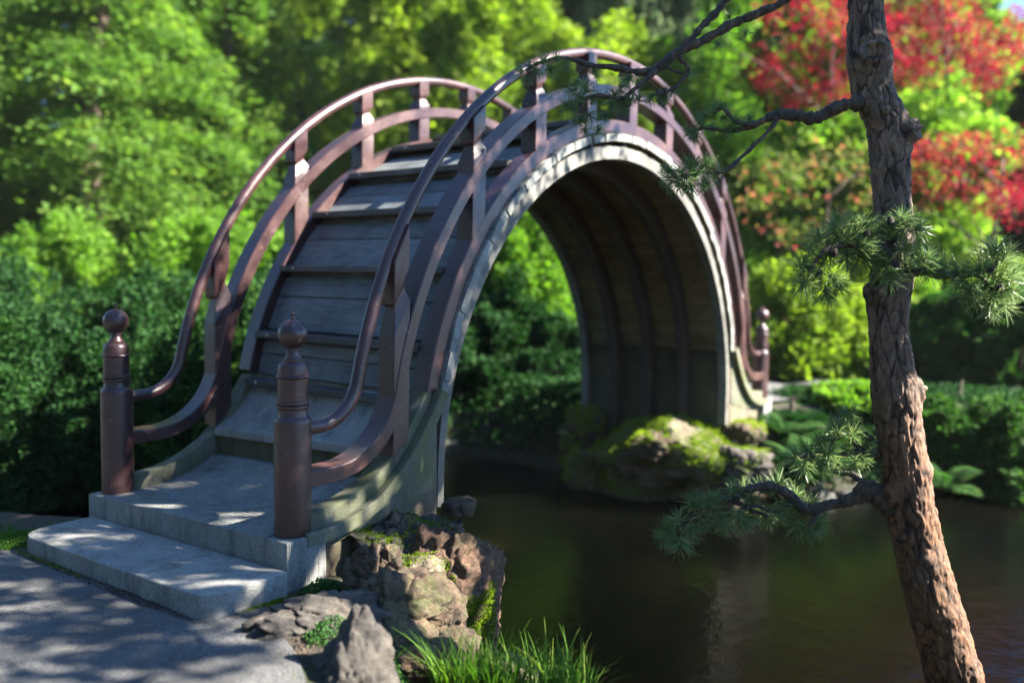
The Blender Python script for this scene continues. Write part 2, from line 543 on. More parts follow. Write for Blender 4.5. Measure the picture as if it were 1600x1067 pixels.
mask = ramp(n, l, t.outputs[0], [(0.48, (0, 0, 0)), (0.6, (1, 1, 1))])
c = mixc(n, l, soil.outputs[0], turf.outputs[0], mask.outputs[0])
mudt = tex(n, l, 'noise', 1.1, 5, 0.6, coord='World')
mud = ramp(n, l, mudt.outputs[0], [(0.42, (0.018, 0.014, 0.007)), (0.56, (0.06, 0.04, 0.014)), (0.68, (0.22, 0.12, 0.03))])
under = ramp(n, l, sx.outputs[2], [(0.0, (1, 1, 1)), (0.12, (0, 0, 0))])
mr = n.new('ShaderNodeMapRange'); mr.inputs['From Min'].default_value = -1.06; mr.inputs['From Max'].default_value = 0.0
l.new(sx.outputs[2], mr.inputs[0]); l.new(mr.outputs[0], under.inputs[0])
l.new(mixc(n, l, c, mud.outputs[0], under.outputs[0]), b.inputs['Base Color'])
b.inputs['Roughness'].default_value = 0.9
bump(n, l, b, t2.outputs[0], 0.8, 0.05)
tag(link('ground', quads_np('ground', V, F, gm, True)), kind='structure')

# asphalt path in front of the bridge
PATH = [(-4.62, 3.4), (-4.72, 2.2), (-4.68, 1.3), (-4.66, 0.9), (-4.5, 0.5), (-4.4, -0.4), (-4.38, -1.15), (-4.36, -1.36), (-4.52, -1.5),
        (-4.62, -1.75), (-4.82, -2.1), (-5.2, -2.6), (-5.8, -3.1), (-7, -3.8), (-11, -3.9), (-11, 1.9), (-7.5, 3.0)]
am, n, l, b = mat('asphalt')
sp = tex(n, l, 'voronoi', 150, coord='World'); t = tex(n, l, 'noise', 2.0, 8, 0.65, coord='World'); f = tex(n, l, 'noise', 90, 6, 0.75, coord='World')
c = ramp(n, l, f.outputs[0], [(0.3, (0.045, 0.045, 0.047)), (0.5, (0.10, 0.10, 0.10)), (0.68, (0.27, 0.27, 0.26))])
k = ramp(n, l, t.outputs[0], [(0.32, (0.55,)*3), (0.5, (0.95,)*3), (0.68, (1.2,)*3)])
col = mixc(n, l, c.outputs[0], k.outputs[0], 1.0, 'MULTIPLY')
wv = tex(n, l, 'noise', 3.0, 6, 0.7, coord='World')
vm = n.new('ShaderNodeVectorMath'); vm.operation = 'MULTIPLY_ADD'
g2 = n.new('ShaderNodeNewGeometry')
l.new(wv.outputs[1], vm.inputs[0]); vm.inputs[1].default_value = (0.5, 0.5, 0); l.new(g2.outputs['Position'], vm.inputs[2])
vc = n.new('ShaderNodeTexVoronoi'); vc.feature = 'DISTANCE_TO_EDGE'; vc.inputs['Scale'].default_value = 0.95
l.new(vm.outputs[0], vc.inputs['Vector'])
cr = ramp(n, l, vc.outputs['Distance'], [(0.0, (0.55, 0.53, 0.5)), (0.010, (1, 1, 1))])
l.new(mixc(n, l, col, cr.outputs[0], 1.0, 'MULTIPLY'), b.inputs['Base Color'])
b.inputs['Roughness'].default_value = 0.75
p_ = bump(n, l, b, f.outputs[0], 0.9, 0.02)
bump(n, l, b, vc.outputs['Distance'], 0.0, 0.02, p_)
pv = smooth_path([(x, y) for x, y in PATH]+[PATH[0]], 120)[:-1]
me = mesh('path', [(x, y, -0.14-0.03*min(max(y, -4), 2)+0.012+rng.normal(0, 0.001)) for x, y in pv], [tuple(range(len(pv)))], am)
bm = bmesh.new(); bm.from_mesh(me); bmesh.ops.triangulate(bm, faces=bm.faces); bmesh.ops.recalc_face_normals(bm, faces=bm.faces)
if sum(f_.normal.z for f_ in bm.faces) < 0: bmesh.ops.reverse_faces(bm, faces=bm.faces)
bm.to_mesh(me); bm.free()
tag(link('path', me), kind='structure')

# far path beyond the bridge
fp = smooth_path([at(1180, 600, 14.6)[:2], at(1250, 590, 15.2)[:2], at(1350, 588, 15.0)[:2], at(1480, 600, 14.2)[:2], at(1650, 610, 13.4)[:2]], 40)
tn = np.gradient(fp, axis=0); tn /= np.linalg.norm(tn, axis=1)[:, None]; nn_ = np.stack([-tn[:, 1], tn[:, 0]], 1)
A, B = fp+nn_*0.6, fp-nn_*0.6
V = np.concatenate([np.c_[A, land(A[:, 0], A[:, 1])+0.03], np.c_[B, land(B[:, 0], B[:, 1])+0.03]])
i = np.arange(39)
tag(link('footpath', quads_np('footpath', V, np.stack([i, i+1, i+41, i+40], 1), am)), kind='structure')

fp2 = smooth_path([(3.9, 0.0), (4.8, -.25), (5.8, -.55), (7.0, -.6), (8.2, -.2), tuple(fp[0])], 30)
tn = np.gradient(fp2, axis=0); tn /= np.linalg.norm(tn, axis=1)[:, None]; nn_ = np.stack([-tn[:, 1], tn[:, 0]], 1)
hw = np.linspace(0.75, 0.6, 30)[:, None]
A, B = fp2+nn_*hw, fp2-nn_*hw
V = np.concatenate([np.c_[A, np.maximum(land(A[:, 0], A[:, 1]), -.05)+0.05], np.c_[B, np.maximum(land(B[:, 0], B[:, 1]), -.05)+0.05]])
i = np.arange(29)
tag(link('footpath', quads_np('footpath', V, np.stack([i, i+1, i+31, i+30], 1), am)), kind='structure')

# pond
wm, n, l, b = mat('pond_water')
n.remove(b)
tr = n.new('ShaderNodeBsdfTransparent'); tr.inputs[0].default_value = (0.09, 0.10, 0.05, 1)
gl = n.new('ShaderNodeBsdfGlossy'); gl.inputs['Roughness'].default_value = 0.17
fr = n.new('ShaderNodeFresnel'); fr.inputs['IOR'].default_value = 1.24
mk = n.new('ShaderNodeBsdfDiffuse')
mkt = tex(n, l, 'noise', 0.8, 5, 0.6, coord='World')
l.new(ramp(n, l, mkt.outputs[0], [(0.35, (0.0005, 0.0008, 0.0004)), (0.58, (0.0011, 0.0014, 0.0005)), (0.75, (0.0055, 0.0046, 0.0016))]).outputs[0], mk.inputs[0])
mu = n.new('ShaderNodeMixShader'); mu.inputs[0].default_value = 0.62
l.new(tr.outputs[0], mu.inputs[1]); l.new(mk.outputs[0], mu.inputs[2])
mx = n.new('ShaderNodeMixShader')
wt = tex(n, l, 'noise', 5.0, 4, 0.55, coord='World', stretch=(1, 1, 1))
bp = n.new('ShaderNodeBump'); bp.inputs['Strength'].default_value = 0.2; bp.inputs['Distance'].default_value = 0.05
l.new(wt.outputs[0], bp.inputs['Height'])
l.new(bp.outputs[0], gl.inputs['Normal']); l.new(bp.outputs[0], fr.inputs['Normal'])
l.new(fr.outputs[0], mx.inputs[0]); l.new(mu.outputs[0], mx.inputs[1]); l.new(gl.outputs[0], mx.inputs[2])
l.new(mx.outputs[0], n['Material Output'].inputs[0])
tag(link('pond_water', mesh('pond_water', [(-6, -13, WATER), (10, -13, WATER), (10, 8, WATER), (-6, 8, WATER)], [(0, 1, 2, 3)], wm)), kind='structure')

# ------------------------------------------------------------------ the drum bridge
TILT = -0.04
EX, ZC = 1.0272, 0.372
HB = 0.997


def arc(R, a0, a1, n, zc=ZC, ex=EX):
    a = np.radians(np.linspace(a0, a1, n))
    return np.stack([-R*np.cos(a)*ex, zc+R*np.sin(a)], 1)


def pol(R, a):
    return (-R*math.cos(R_(a))*EX, ZC+R*math.sin(R_(a)))


def railpath(R, rf, zh, a=4.0, n=140):
    h = zh+rf-ZC
    xf = math.sqrt((R+rf)**2-h*h)
    t0 = math.atan2(h, xf)
    ang = np.linspace(t0, math.pi-t0, n)
    x = R*np.cos(ang)*EX; z = ZC+R*np.sin(ang)
    ph = np.linspace(math.pi+t0, 1.5*math.pi, 24)
    fx = xf*EX+rf*np.cos(ph)*EX; fz = zh+rf+rf*np.sin(ph)
    xs = np.concatenate([[a], fx[:0:-1], x, -fx[1:], [-a]]); zs = np.concatenate([[zh], fz[:0:-1], z, fz[1:], [zh]])
    return np.stack([xs, zs], 1)


bridge = empty('drum_bridge', (0, 0, 0))
tag(bridge, 'steep arched wooden drum bridge with brown railings and grey planks over the pond', 'bridge')
circ = [(0.044*math.cos(a), 0.044*math.sin(a)) for a in np.linspace(0, 2*math.pi, 16, endpoint=False)]
hr = railpath(3.461, 0.326, 0.8103)
mrp = railpath(3.14, 0.55, 0.512)
for s in (-1, 1):
    link('handrail', sweep('handrail', hr, circ, M['paint'], s*HB), bridge)
    link('mid_rail', sweep('mid_rail', mrp, rectprof(0.098, 0.168), M['paint'], s*HB), bridge)
    link('stringer', sweep('stringer', arc(2.822, 11.3, 168.7, 120), rectprof(0.115, 0.155), M['paint'], s*HB), bridge)


def hr_z(x):
    return float(np.interp(x, hr[::-1, 0], hr[::-1, 1])) if abs(x) > 3.3 else ZC+math.sqrt(max(3.461**2-(x/EX)**2, 0))


def st_z(x):
    r = 2.87**2-(x/EX)**2
    return ZC+math.sqrt(r) if r > 0 else 0.6


def baluster(xc, y):
    sl_t = (hr_z(xc+0.05)-hr_z(xc-0.05))/0.1
    k = min(math.sqrt(1+sl_t*sl_t), 2.3)
    if abs(xc) < 2.8:
        sb = (st_z(xc+0.05)-st_z(xc-0.05))/0.1; zb = st_z(xc)-0.02
    else:
        sb = 1.05*(1 if xc < 0 else -1); zb = 0.58
    zt = hr_z(xc)
    rings = [(0.076, zb, sb), (0.076, zt-0.245*k, sl_t*0.9), (0.070, zt-0.235*k, sl_t*0.9), (0.046, zt-0.185*k, sl_t*0.9), (0.046, zt-0.170*k, sl_t*0.9),
             (0.066, zt-0.145*k, sl_t), (0.070, zt-0.135*k, sl_t), (0.070, zt-0.005*k, sl_t)]
    V, F = [], []
    for h, z, sl_ in rings:
        for dx, dy in ((-h, -h), (h, -h), (h, h), (-h, h)):
            V.append((xc+dx, y+dy, z+sl_*dx))
    for i in range(len(rings)-1):
        for j in range(4):
            F.append((i*4+j, i*4+(j+1) % 4, i*4+4+(j+1) % 4, i*4+4+j))
    F += [(3, 2, 1, 0), tuple(range(4*len(rings)-4, 4*len(rings)))]
    return bevel_mesh(mesh('baluster_post', V, F, M['paint']), 0.005, 1, 25)


for s in (-1, 1):
    for x in (-3.15, -2.35, -1.56, -0.77, 0.0, 0.80, 1.57, 2.35, 3.15):
        link('baluster_post', baluster(x, s*HB), bridge)

# newel posts
prof_body = [(0.0, -0.8), (0.110, -0.8), (0.110, -0.035), (0.108, -0.018), (0.101, -0.005), (0.092, 0.0), (0.088, 0.006), (0.0878, 0.045),
             (0.096, 0.052), (0.098, 0.06), (0.096, 0.068), (0.089, 0.072), (0.096, 0.077), (0.098, 0.085), (0.096, 0.093), (0.088, 0.098),
             (0.0875, 0.228), (0.095, 0.233), (0.098, 0.240), (0.095, 0.247), (0.0875, 0.251), (0.087, 0.292), (0.083, 0.310), (0.073, 0.325),
             (0.058, 0.332), (0.058, 0.342), (0.050, 0.345), (0.040, 0.362), (0.034, 0.378), (0.033, 0.388), (0.040, 0.391), (0.040, 0.402), (0.032, 0.405), (0.030, 0.415)]
ballp = [(0.0, 0.402)]+[(0.088*math.sin(a), 0.49-0.088*math.cos(a)) for a in np.linspace(0.25, math.pi-0.1, 22)]+[(0.011, 0.578), (0.010, 0.60), (0.014, 0.606), (0.011, 0.614), (0.0, 0.617)]
newel_me, ball_me = lathe('newel_post', prof_body, M['paint']), lathe('ball_finial', ballp, M['paint'])
for x, y, zt in ((-4.0, -HB, 0.896), (-4.0, HB, 0.885), (4.02, -HB, 0.845), (4.02, HB, 0.83)):
    p_ = link('newel_post', newel_me, bridge, (x, y, zt))
    link('ball_finial', ball_me, p_)

# deck planks: their ends show along the side, their undersides inside the arch
STEP = 2.15
bx = [(-0.5, -0.5), (0.5, -0.5), (0.5, 0.5), (-0.5, 0.5)]
chord = 2.69*R_(STEP)


def box_me(name, sx_, sy_, sz_, m, bev=0.004):
    V = [(dx*sx_/2, dy*sy_/2, dz*sz_/2) for dz in (-1, 1) for dx, dy in ((-1, -1), (1, -1), (1, 1), (-1, 1))]
    F = [(3, 2, 1, 0), (4, 5, 6, 7), (0, 1, 5, 4), (1, 2, 6, 5), (2, 3, 7, 6), (3, 0, 4, 7)]
    me = mesh(name, V, F, m)
    return bevel_mesh(me, bev, 1) if bev else me


pl_me = box_me('deck_plank', chord*1.02, 2.2, 0.068, M['plank'], 0)
pl_me.materials.append(M['soffit'])
for p_ in pl_me.polygons:
    if p_.normal.z < -0.5: p_.material_index = 1
a = 11.4+STEP/2
while a < 168.6:
    x, z = pol(2.723+rng.normal(0, 0.0025), a)
    o = link('deck_plank', pl_me, bridge, (x, rng.normal(0, 0.006), z))
    tx, tz = EX*math.sin(R_(a)), math.cos(R_(a))
    o.rotation_euler.y = -math.atan2(tz, tx)+rng.normal(0, 0.008)
    o.scale.x = math.hypot(tx, tz)*0.993
    a += STEP

# arch ribs
def rib_me(y, wd, ri, zi, ro, zo, m, zb):
    n_ = 70
    a_ = np.radians(np.linspace(0, 180, n_))
    inn = np.stack([-ri*np.cos(a_)*EX, zi+ri*np.sin(a_)], 1)
    out = np.stack([-ro*np.cos(a_)*EX, zo+ro*np.sin(a_)], 1)
    inn = np.vstack([[inn[0, 0], zb], inn, [inn[-1, 0], zb-0.1]]); out = np.vstack([[out[0, 0], zb], out, [out[-1, 0], zb-0.1]])
    V, F = [], []
    for (p, q) in zip(inn, out):
        V += [(p[0], y-wd/2, p[1]), (p[0], y+wd/2, p[1]), (q[0], y+wd/2, q[1]), (q[0], y-wd/2, q[1])]
    for i in range(len(inn)-1):
        for j in range(4):
            F.append((i*4+j, i*4+(j+1) % 4, i*4+4+(j+1) % 4, i*4+4+j))
    k = len(V)-4
    F += [(3, 2, 1, 0), (k, k+1, k+2, k+3)]
    me = mesh('arch_rib', V, F, m, True)
    bm = bmesh.new(); bm.from_mesh(me); bmesh.ops.recalc_face_normals(bm, faces=bm.faces); bm.to_mesh(me); bm.free()
    me.set_sharp_from_angle(angle=R_(40))
    return me


for y in (-1.0, 1.0):
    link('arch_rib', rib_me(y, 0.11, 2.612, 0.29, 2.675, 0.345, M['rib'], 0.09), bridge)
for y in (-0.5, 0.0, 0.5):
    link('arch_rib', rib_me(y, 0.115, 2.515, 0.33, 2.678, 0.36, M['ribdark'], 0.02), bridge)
sp_me = box_me('packing_block', 0.05, 0.09, 0.06, M['rib'], 0.004)
for ang in (60, 75, 88, 101, 114, 128):
    for y in (-1.0, 1.0):
        x, z = pol(2.665, ang)
        o = link('packing_block', sp_me, bridge, (x, y, z)); o.rotation_euler.y = R_(ang-90)

# treads and sloping boards between the stringers
ANG = [9.9, 17.8, 29.8, 41.5, 52.8, 65.2, 78.0]
bolt_me = lathe('bolt', [(0.0, 0), (0.011, 0), (0.011, 0.004), (0.006, 0.008), (0.0, 0.008)], M['metal'], 12)
for mir in (1, -1):
    for k, ang in enumerate(ANG):
        x, z = pol(2.915, ang)
        dp = 0.19
        pts = [(x*mir, z), (x*mir, z-0.05), ((x+0.012)*mir, z-0.056), ((x+dp)*mir, z-0.056), ((x+dp)*mir, z+0.004)]
        t_ = link('tread', prism('tread', pts, -0.917, 0.917, M['treadwood'], bev=0.004), bridge)
        for y in (-0.74, 0.74):
            bo = link('bolt', bolt_me, t_, (x*mir, y+rng.normal(0, 0.02), z-0.022)); bo.rotation_euler.y = -mir*math.pi/2
        nxt = ANG[k+1] if k+1 < len(ANG) else 90.0
        e0 = ang+1.2; e1 = nxt-1.0 if nxt < 90 else 90.0
        if k == len(ANG)-1: e0 = 81.0
        mid = e0+(e1-e0)*0.62
        for q0, q1 in ((e0, mid-0.1), (mid+0.1, e1)):
            p0, p1, p2, p3 = pol(2.80, q0), pol(2.80, q1), pol(2.766, q1), pol(2.766, q0)
            if k == len(ANG)-1:
                p0, p1 = pol(2.885, q0), pol(2.885, q1)
            link('riser_board', prism('riser_board', [(p[0]*mir, p[1]) for p in (p0, p1, p2, p3)], -0.914, 0.914, M['board'], bev=0.003), bridge)

# concrete ends: landing, bottom step, kerbs, outer ledges, abutment walls
KT = smooth_path([(-3.96, .262), (-3.80, .266), (-3.65, .287), (-3.5, .335), (-3.38, .395), (-3.24, .485), (-3.11, .62), (-2.98, .785), (-2.872, .94)], 30)
LE = smooth_path([(-4.0, .12), (-3.774, .128), (-3.562, .17), (-3.335, .27), (-3.095, .465), (-2.90, .70), (-2.775, .893)], 40)
FL0 = [(-4.155, .145), (-3.94, .149), (-3.7, .158), (-3.51, .198), (-3.355, .25), (-3.245, .315)]
FLOOR = [FL0[0], (-4.12, .1455)]
for gx_ in np.arange(-3.96, -3.29, 0.034):
    gz_ = float(np.interp(gx_, [p[0] for p in FL0], [p[1] for p in FL0]))
    FLOOR += [(gx_-.004, gz_), (gx_, gz_-.006), (gx_+.004, gz_+.0005)]
FLOOR += [FL0[-1]]
for mir in (1, -1):
    mx_ = lambda pts: [(x*mir, z) for x, z in pts]
    lz = 0.0 if mir == 1 else -0.02
    link('landing', prism('landing', mx_(FLOOR+[(-3.0, .32), (-2.95, -.9), (-3.6, -1.1), (-4.0, -.6), (-4.155, -.3)]), -0.925, 0.925, M['landing'], TILT, 0.0, 2), bridge)
    for s in (-1, 1):
        ys = (s*0.926, s*1.135) if s > 0 else (s*1.135, s*0.926)
        link('newel_base', prism('newel_base', mx_([(-4.152, .143), (-3.86, .146), (-3.84, -.4), (-4.152, -.4)]), *ys, M['landing'], TILT, 0.012, 2), bridge)
        yk = (s*0.93, s*1.07) if s > 0 else (s*1.07, s*0.93)
        link('kerb', prism('kerb', mx_([tuple(p) for p in KT]+[(-2.79, .93), (-2.79, .2), (-3.2, .1), (-3.96, .0)]), *yk, M['kerb'], TILT, 0.012, 2), bridge)
        link('ledge', sweep('ledge', mx_([tuple(p) for p in LE]), [(-0.04, -0.035), (-0.04, 0.035), (0.032, 0.035), (0.04, 0.027), (0.04, -0.027), (0.032, -0.035)], M['kerb'], s*1.107, TILT), bridge)
    link('concrete_step', prism('concrete_step', mx_([(-3.24, .47), (-3.235, .53), (-3.12, .582), (-3.04, .63), (-2.955, .715), (-2.89, .80), (-2.868, .868), (-2.80, .868), (-2.80, .30), (-3.19, .30), (-3.19, .47)]), -0.928, 0.928, M['concrete'], TILT, 0.01, 2), bridge)
    link('step_riser', prism('step_riser', mx_([(-3.205, .29), (-3.205, .466), (-3.18, .466), (-3.18, .29)]), -0.926, 0.926, M['panel'], TILT, 0), bridge)  # set back under an added nosing; its stain colour also holds painted shade
    link('abutment', prism('abutment', mx_([(-3.8, .06), (-3.4, .10), (-3.1, .35), (-2.9, .6), (-2.82, .905), (-2.765, .905), (-2.755, .2), (-2.72, -1.5), (-3.8, -1.5)]), -1.06, 1.06, M['abut'], 0, 0.012, 1), bridge)

for mir in (1, -1):
    for y in (-.75, -.25, .25, .75):
        link('abutment_panel', prism('abutment_panel', [(-2.768*mir, .898), (-2.742*mir, .898), (-2.706*mir, -1.3), (-2.76*mir, -1.3)], y-.245, y+.245, M['panel'], bev=0.004), bridge)

# ------------------------------------------------------------------ the free step in front of the landing
def rounded(pts_r, n=7):
    out = []
    m_ = len(pts_r)
    for i in range(m_):
        p0 = np.array(pts_r[i-1][:2]); p1 = np.array(pts_r[i][:2]); p2 = np.array(pts_r[(i+1) % m_][:2]); r = pts_r[i][2]
        if r == 0:
            out.append(tuple(p1)); continue
        a_ = (p0-p1)/np.linalg.norm(p0-p1); b_ = (p2-p1)/np.linalg.norm(p2-p1)
        A_, B_ = p1+a_*r, p1+b_*r
        for t_ in np.linspace(0, 1, n):
            out.append(tuple((1-t_)**2*A_+2*t_*(1-t_)*p1+t_*t_*B_))
    return out


ol = rounded([(-4.175, 1.04, 0.02), (-4.70, 1.04, 0.26), (-4.70, -1.16, 0.15), (-4.175, -1.18, 0.02)], 8)
k = len(ol)
V = [(x, y, -0.3) for x, y in ol]+[(x, y, -0.008+TILT*y) for x, y in ol]
F = [tuple(range(k-1, -1, -1)), tuple(range(k, 2*k))]+[(i, (i+1) % k, k+(i+1) % k, k+i) for i in range(k)]
st = link('stone_step', bevel_mesh(mesh('stone_step', V, F, M['concrete']), 0.014, 3, 40))
tag(st, 'low concrete step slab with rounded corners lying on the asphalt path', 'step')


# ------------------------------------------------------------------ rocks
def rock(label, c, rad, seed, m, rz=0.0, tilt=(0, 0), block=3.0, amp=0.22, fine=0.10, sub=6, pits=0.0, group=None, strata=0.0, name='rock', facets=7):
    bm = bmesh.new()
    bmesh.ops.create_icosphere(bm, subdivisions=sub, radius=1.0)
    off = Vector((seed*3.17, seed*1.31, seed*7.7))
    rg = random.Random(seed)
    cuts = []
    for _ in range(facets):
        d = Vector((rg.gauss(0, 1), rg.gauss(0, 1), rg.gauss(0, 0.8))).normalized()
        cuts.append((d, rg.uniform(0.62, 0.9)))
    rm = Matrix.Rotation(rz, 3, 'Z') @ Matrix.Rotation(tilt[0], 3, 'X') @ Matrix.Rotation(tilt[1], 3, 'Y')
    sc = Vector(rad); mean = (rad[0]+rad[1]+rad[2])/3
    for v in bm.verts:
        p = v.co.copy()
        q = (abs(p.x)**block+abs(p.y)**block+abs(p.z)**block)**(-1/block)
        p = p*q
        for d, h in cuts:
            e = p.dot(d)-h
            if e > 0: p -= d*e*0.85
        w_ = Vector((p.x*sc.x, p.y*sc.y, p.z*sc.z))/0.35
        n1 = mn.fractal(w_*1.1+off, 0.9, 2.0, 4)
        n2 = mn.ridged_multi_fractal(w_*2.3+off, 0.9, 2.1, 4, 0.9, 2.0)-1.1
        vd = mn.voronoi(Vector((w_.x*2.3+.35*n1, w_.y*2.3, w_.z*3.0+.35*n1))+off)[0]
        cr = min((vd[1]-vd[0])*3.5, 1.0)
        n3 = mn.fractal(w_*7+off, 0.7, 2.2, 4)
        d_ = amp*n1+fine*0.50*n2+fine*1.05*(cr-0.8)+fine*0.35*n3
        if pits:
            pv_ = mn.voronoi(w_*8.5+off)[0]
            d_ -= pits*max(0.0, 0.42-pv_[0])*2.0*(0.6+0.6*mn.noise(w_*3+off))
        n4 = mn.ridged_multi_fractal(Vector((w_.x*4.2+n1, w_.y*4.2, w_.z*6.5))+off, 0.8, 2.2, 4, 0.95, 2.0)-1.0
        d_ += fine*0.26*n4
        if strata:
            d_ += strata*math.sin((w_.z*1.0+0.25*w_.x+0.5*n1)*9)
        nrm = Vector((p.x, p.y, p.z)).normalized()
        p = p+nrm*d_*min(1.0, 0.35/mean*1.0+0.3)
        v.co = rm @ Vector((p.x*sc.x, p.y*sc.y, p.z*sc.z))
    me = bpy.data.meshes.new(name)
    bm.to_mesh(me); bm.free()
    me.materials.append(m)
    me.polygons.foreach_set('use_smooth', [True]*len(me.polygons))
    o = link(name, me, None, c)
    tag(o, label, 'rock', group)
    return o


RK = {}
RK['cliff'] = rock('tall russet rock face dropping into the pond below the bridge foot', (-3.10, -1.48, -.46), (.37, .31, .66), 8, M['rock_red'], 0.35, (0.03, 0.04), 3.4, .10, .075, strata=.010)
RK['apron'] = rock('broad grey mound rock under the curved ledge of the bridge', (-3.22, -1.24, -.18), (.60, .27, .42), 5, M['rock_grey'], -0.2, (0, 0.12), 2.6, .12, .07)
RK['crest'] = rock('small pale rock on top of the russet rock face by the water', (-2.86, -1.36, .16), (.15, .13, .08), 6, M['rock_tan'], 0.5)
RK['ridge'] = rock('knobbly upright brown rock beside the landing corner', (-3.83, -1.42, -.03), (.14, .11, .23), 18, M['rock_tan'], 0.4, (0.1, 0.1), 3.2, .16, .15)
RK['ridge2'] = rock('narrow brown rock leaning against the knobbly upright rock', (-3.67, -1.49, -.06), (.085, .095, .20), 26, M['rock_tan'], 0.9, (0.15, -0.2), 2.4, .2, .16, facets=3)
RK['mossy'] = rock('rounded rock with dark moss below the grey mound', (-3.45, -1.52, -.13), (.20, .17, .17), 14, M['rock_moss'], 0.2)
RK['mid'] = rock('brown rounded rock tucked beside the russet rock face', (-3.28, -1.60, -.20), (.17, .14, .18), 17, M['rock_tan'], 0.0)
RK['flat'] = rock('long flat grey rock lying at the edge of the path', (-4.22, -1.58, -.12), (.47, .23, .18), 22, M['rock_grey'], -0.28, (0.06, 0.05), 3.2, .15, .10, strata=.015)
RK['shelf'] = rock('golden brown ledge rock in the middle of the outcrop', (-3.77, -1.68, -.19), (.33, .21, .24), 24, M['rock_tan'], -0.2, (0.05, 0.08), 3.0, .16, .13, strata=.02)
RK['shelf2'] = rock('brown broken rock at the foot of the golden ledge rock', (-3.95, -1.86, -.30), (.22, .15, .13), 27, M['rock_tan'], -0.1)
RK['point'] = rock('pointed pitted grey rock standing at the bottom edge', (-4.57, -2.13, -.22), (.29, .25, .43), 33, M['rock_grey'], 0.5, (0.05, 0.05), 1.35, .14, .05, facets=3, pits=.10)
RK['stripe'] = rock('small streaky dark rock behind the pointed grey rock', (-3.98, -2.10, -.30), (.17, .11, .10), 34, M['rock_red'], -0.2, strata=.03)
RK['pale'] = rock('pale cream stone at the edge of the grass', (-3.98, -2.27, -.30), (.065, .055, .075), 37, M['rock_tan'], 0, (0, 0), 2.2, .1, .05, 4)
RK['foot'] = rock('half sunken brown stone at the foot of the russet face', (-3.02, -1.95, -.93), (.3, .25, .22), 39, M['rock_moss'], 0.2)
RK['n1'] = rock('tan rock wedged between the golden ledge and the mossy cleft', (-3.50, -1.74, -.34), (.20, .16, .22), 81, M['rock_tan'], .4, (0, 0), 3.2, .14, .12, strata=.02)
RK['n2'] = rock('low buried brown rock in front of the golden ledge rock', (-3.70, -1.98, -.40), (.22, .17, .13), 82, M['rock_tan'], -.3, (0, 0), 3, .15, .12)
RK['n3'] = rock('small brown rock against the end of the long flat rock', (-4.02, -1.80, -.22), (.16, .10, .11), 83, M['rock_tan'], .1, (0, 0), 3, .15, .12)
# far island under the bridge foot
RK['fl'] = rock('craggy grey rock at the left end of the mossy islet', (2.46, .86, -.42), (.34, .34, .42), 41, M['rock_tan'], 0.3, (0.1, 0), 3, .25, .2, sub=5)
RK['fll'] = rock('slanting pale rock low on the left of the islet', (2.32, .60, -.80), (.28, .36, .34), 43, M['rock_moss'], 0.6, sub=5)
RK['fm'] = rock('jagged pale rock jutting from the moss under the arch foot', (1.98, -.36, -.27), (.24, .34, .20), 45, M['rock_tan'], 0.15, (0, 0.1), 3, .25, .22, strata=.02, sub=5)
RK['fml'] = rock('small squared stone below the jagged pale rock', (1.98, -.04, -.56), (.13, .15, .12), 47, M['rock_tan'], 0.1, sub=5)
RK['fb'] = rock('dark moss covered boulder at the waterline of the islet', (2.44, -.15, -.85), (.42, .62, .42), 49, M['rock_moss'], 0.1, sub=5)
RK['ft'] = rock('mossy cushion rock right under the arch ribs', (2.36, -.40, -.33), (.46, .95, .37), 51, M['rock_moss'], 0.05, (0, 0), 3.2, .12, .08, sub=5)
RK['fr'] = rock('squared blue grey boulder at the right end of the islet', (2.42, -1.36, -.46), (.30, .38, .27), 53, M['rock_grey'], 0.5, (0, 0.08), 3.8, .12, .12, sub=5)
RK['frl'] = rock('brown rock under the squared blue grey boulder', (2.30, -1.16, -.80), (.28, .34, .25), 55, M['rock_tan'], 0.3, sub=5)
RK['frt'] = rock('low pale rock behind the blue grey boulder', (2.85, -1.28, -.10), (.26, .22, .14), 57, M['rock_tan'], 0.2, sub=5)
# dark edging stones on the far side of the water
for i, (u, v, d) in enumerate(((705, 705, 13.2), (745, 700, 13.3), (785, 703, 13.3), (825, 707, 13.1), (860, 712, 12.9))):
    rock(['first dark edging stone, next to the near arch foot', 'second dark edging stone from the near arch foot', 'middle dark edging stone seen through the arch', 'fourth dark edging stone, towards the islet', 'last dark edging stone, next to the mossy islet'][i]+' on the far water line', at(u, v, d), (.26, .22, .2), 60+i, M['rock_dark'], i, sub=3, group='edging stones behind the arch')
for i, (u, v, d) in enumerate(((1270, 782, 10.6), (1330, 780, 10.9))):
    rock(['dark bank stone nearest the blue grey boulder', 'dark bank stone just left of the pine trunk', 'dark bank stone just right of the pine trunk', 'dark bank stone near the right picture edge'][i]+' at the water edge', at(u, v, d), (.3, .25, .22), 70+i, M['rock_dark'], i, sub=3, group='bank stones behind the pine')


# ------------------------------------------------------------------ small greenery
def leaf_quads(C, D, size, wid, rg, curl=0.15, nrm=None):
    """C centres (n,3) of leaf bases, D unit directions (n,3); rhombic leaves"""
    n_ = len(C)
    if nrm is None:
        nrm = rg.normal(size=(n_, 3))
    sd = np.cross(D, nrm); sd /= np.linalg.norm(sd, axis=1)[:, None]+1e-9
    up = np.cross(sd, D)
    s = size*rg.uniform(0.65, 1.3, n_)[:, None]
    a_ = C; c_ = C+D*s-up*s*curl
    m1 = C+D*s*0.45+sd*s*wid+up*s*curl*0.4; m2 = C+D*s*0.45-sd*s*wid+up*s*curl*0.4
    V_ = np.stack([a_, m1, c_, m2], 1).reshape(-1, 3)
    F_ = np.arange(n_*4).reshape(-1, 4)
    return V_, F_


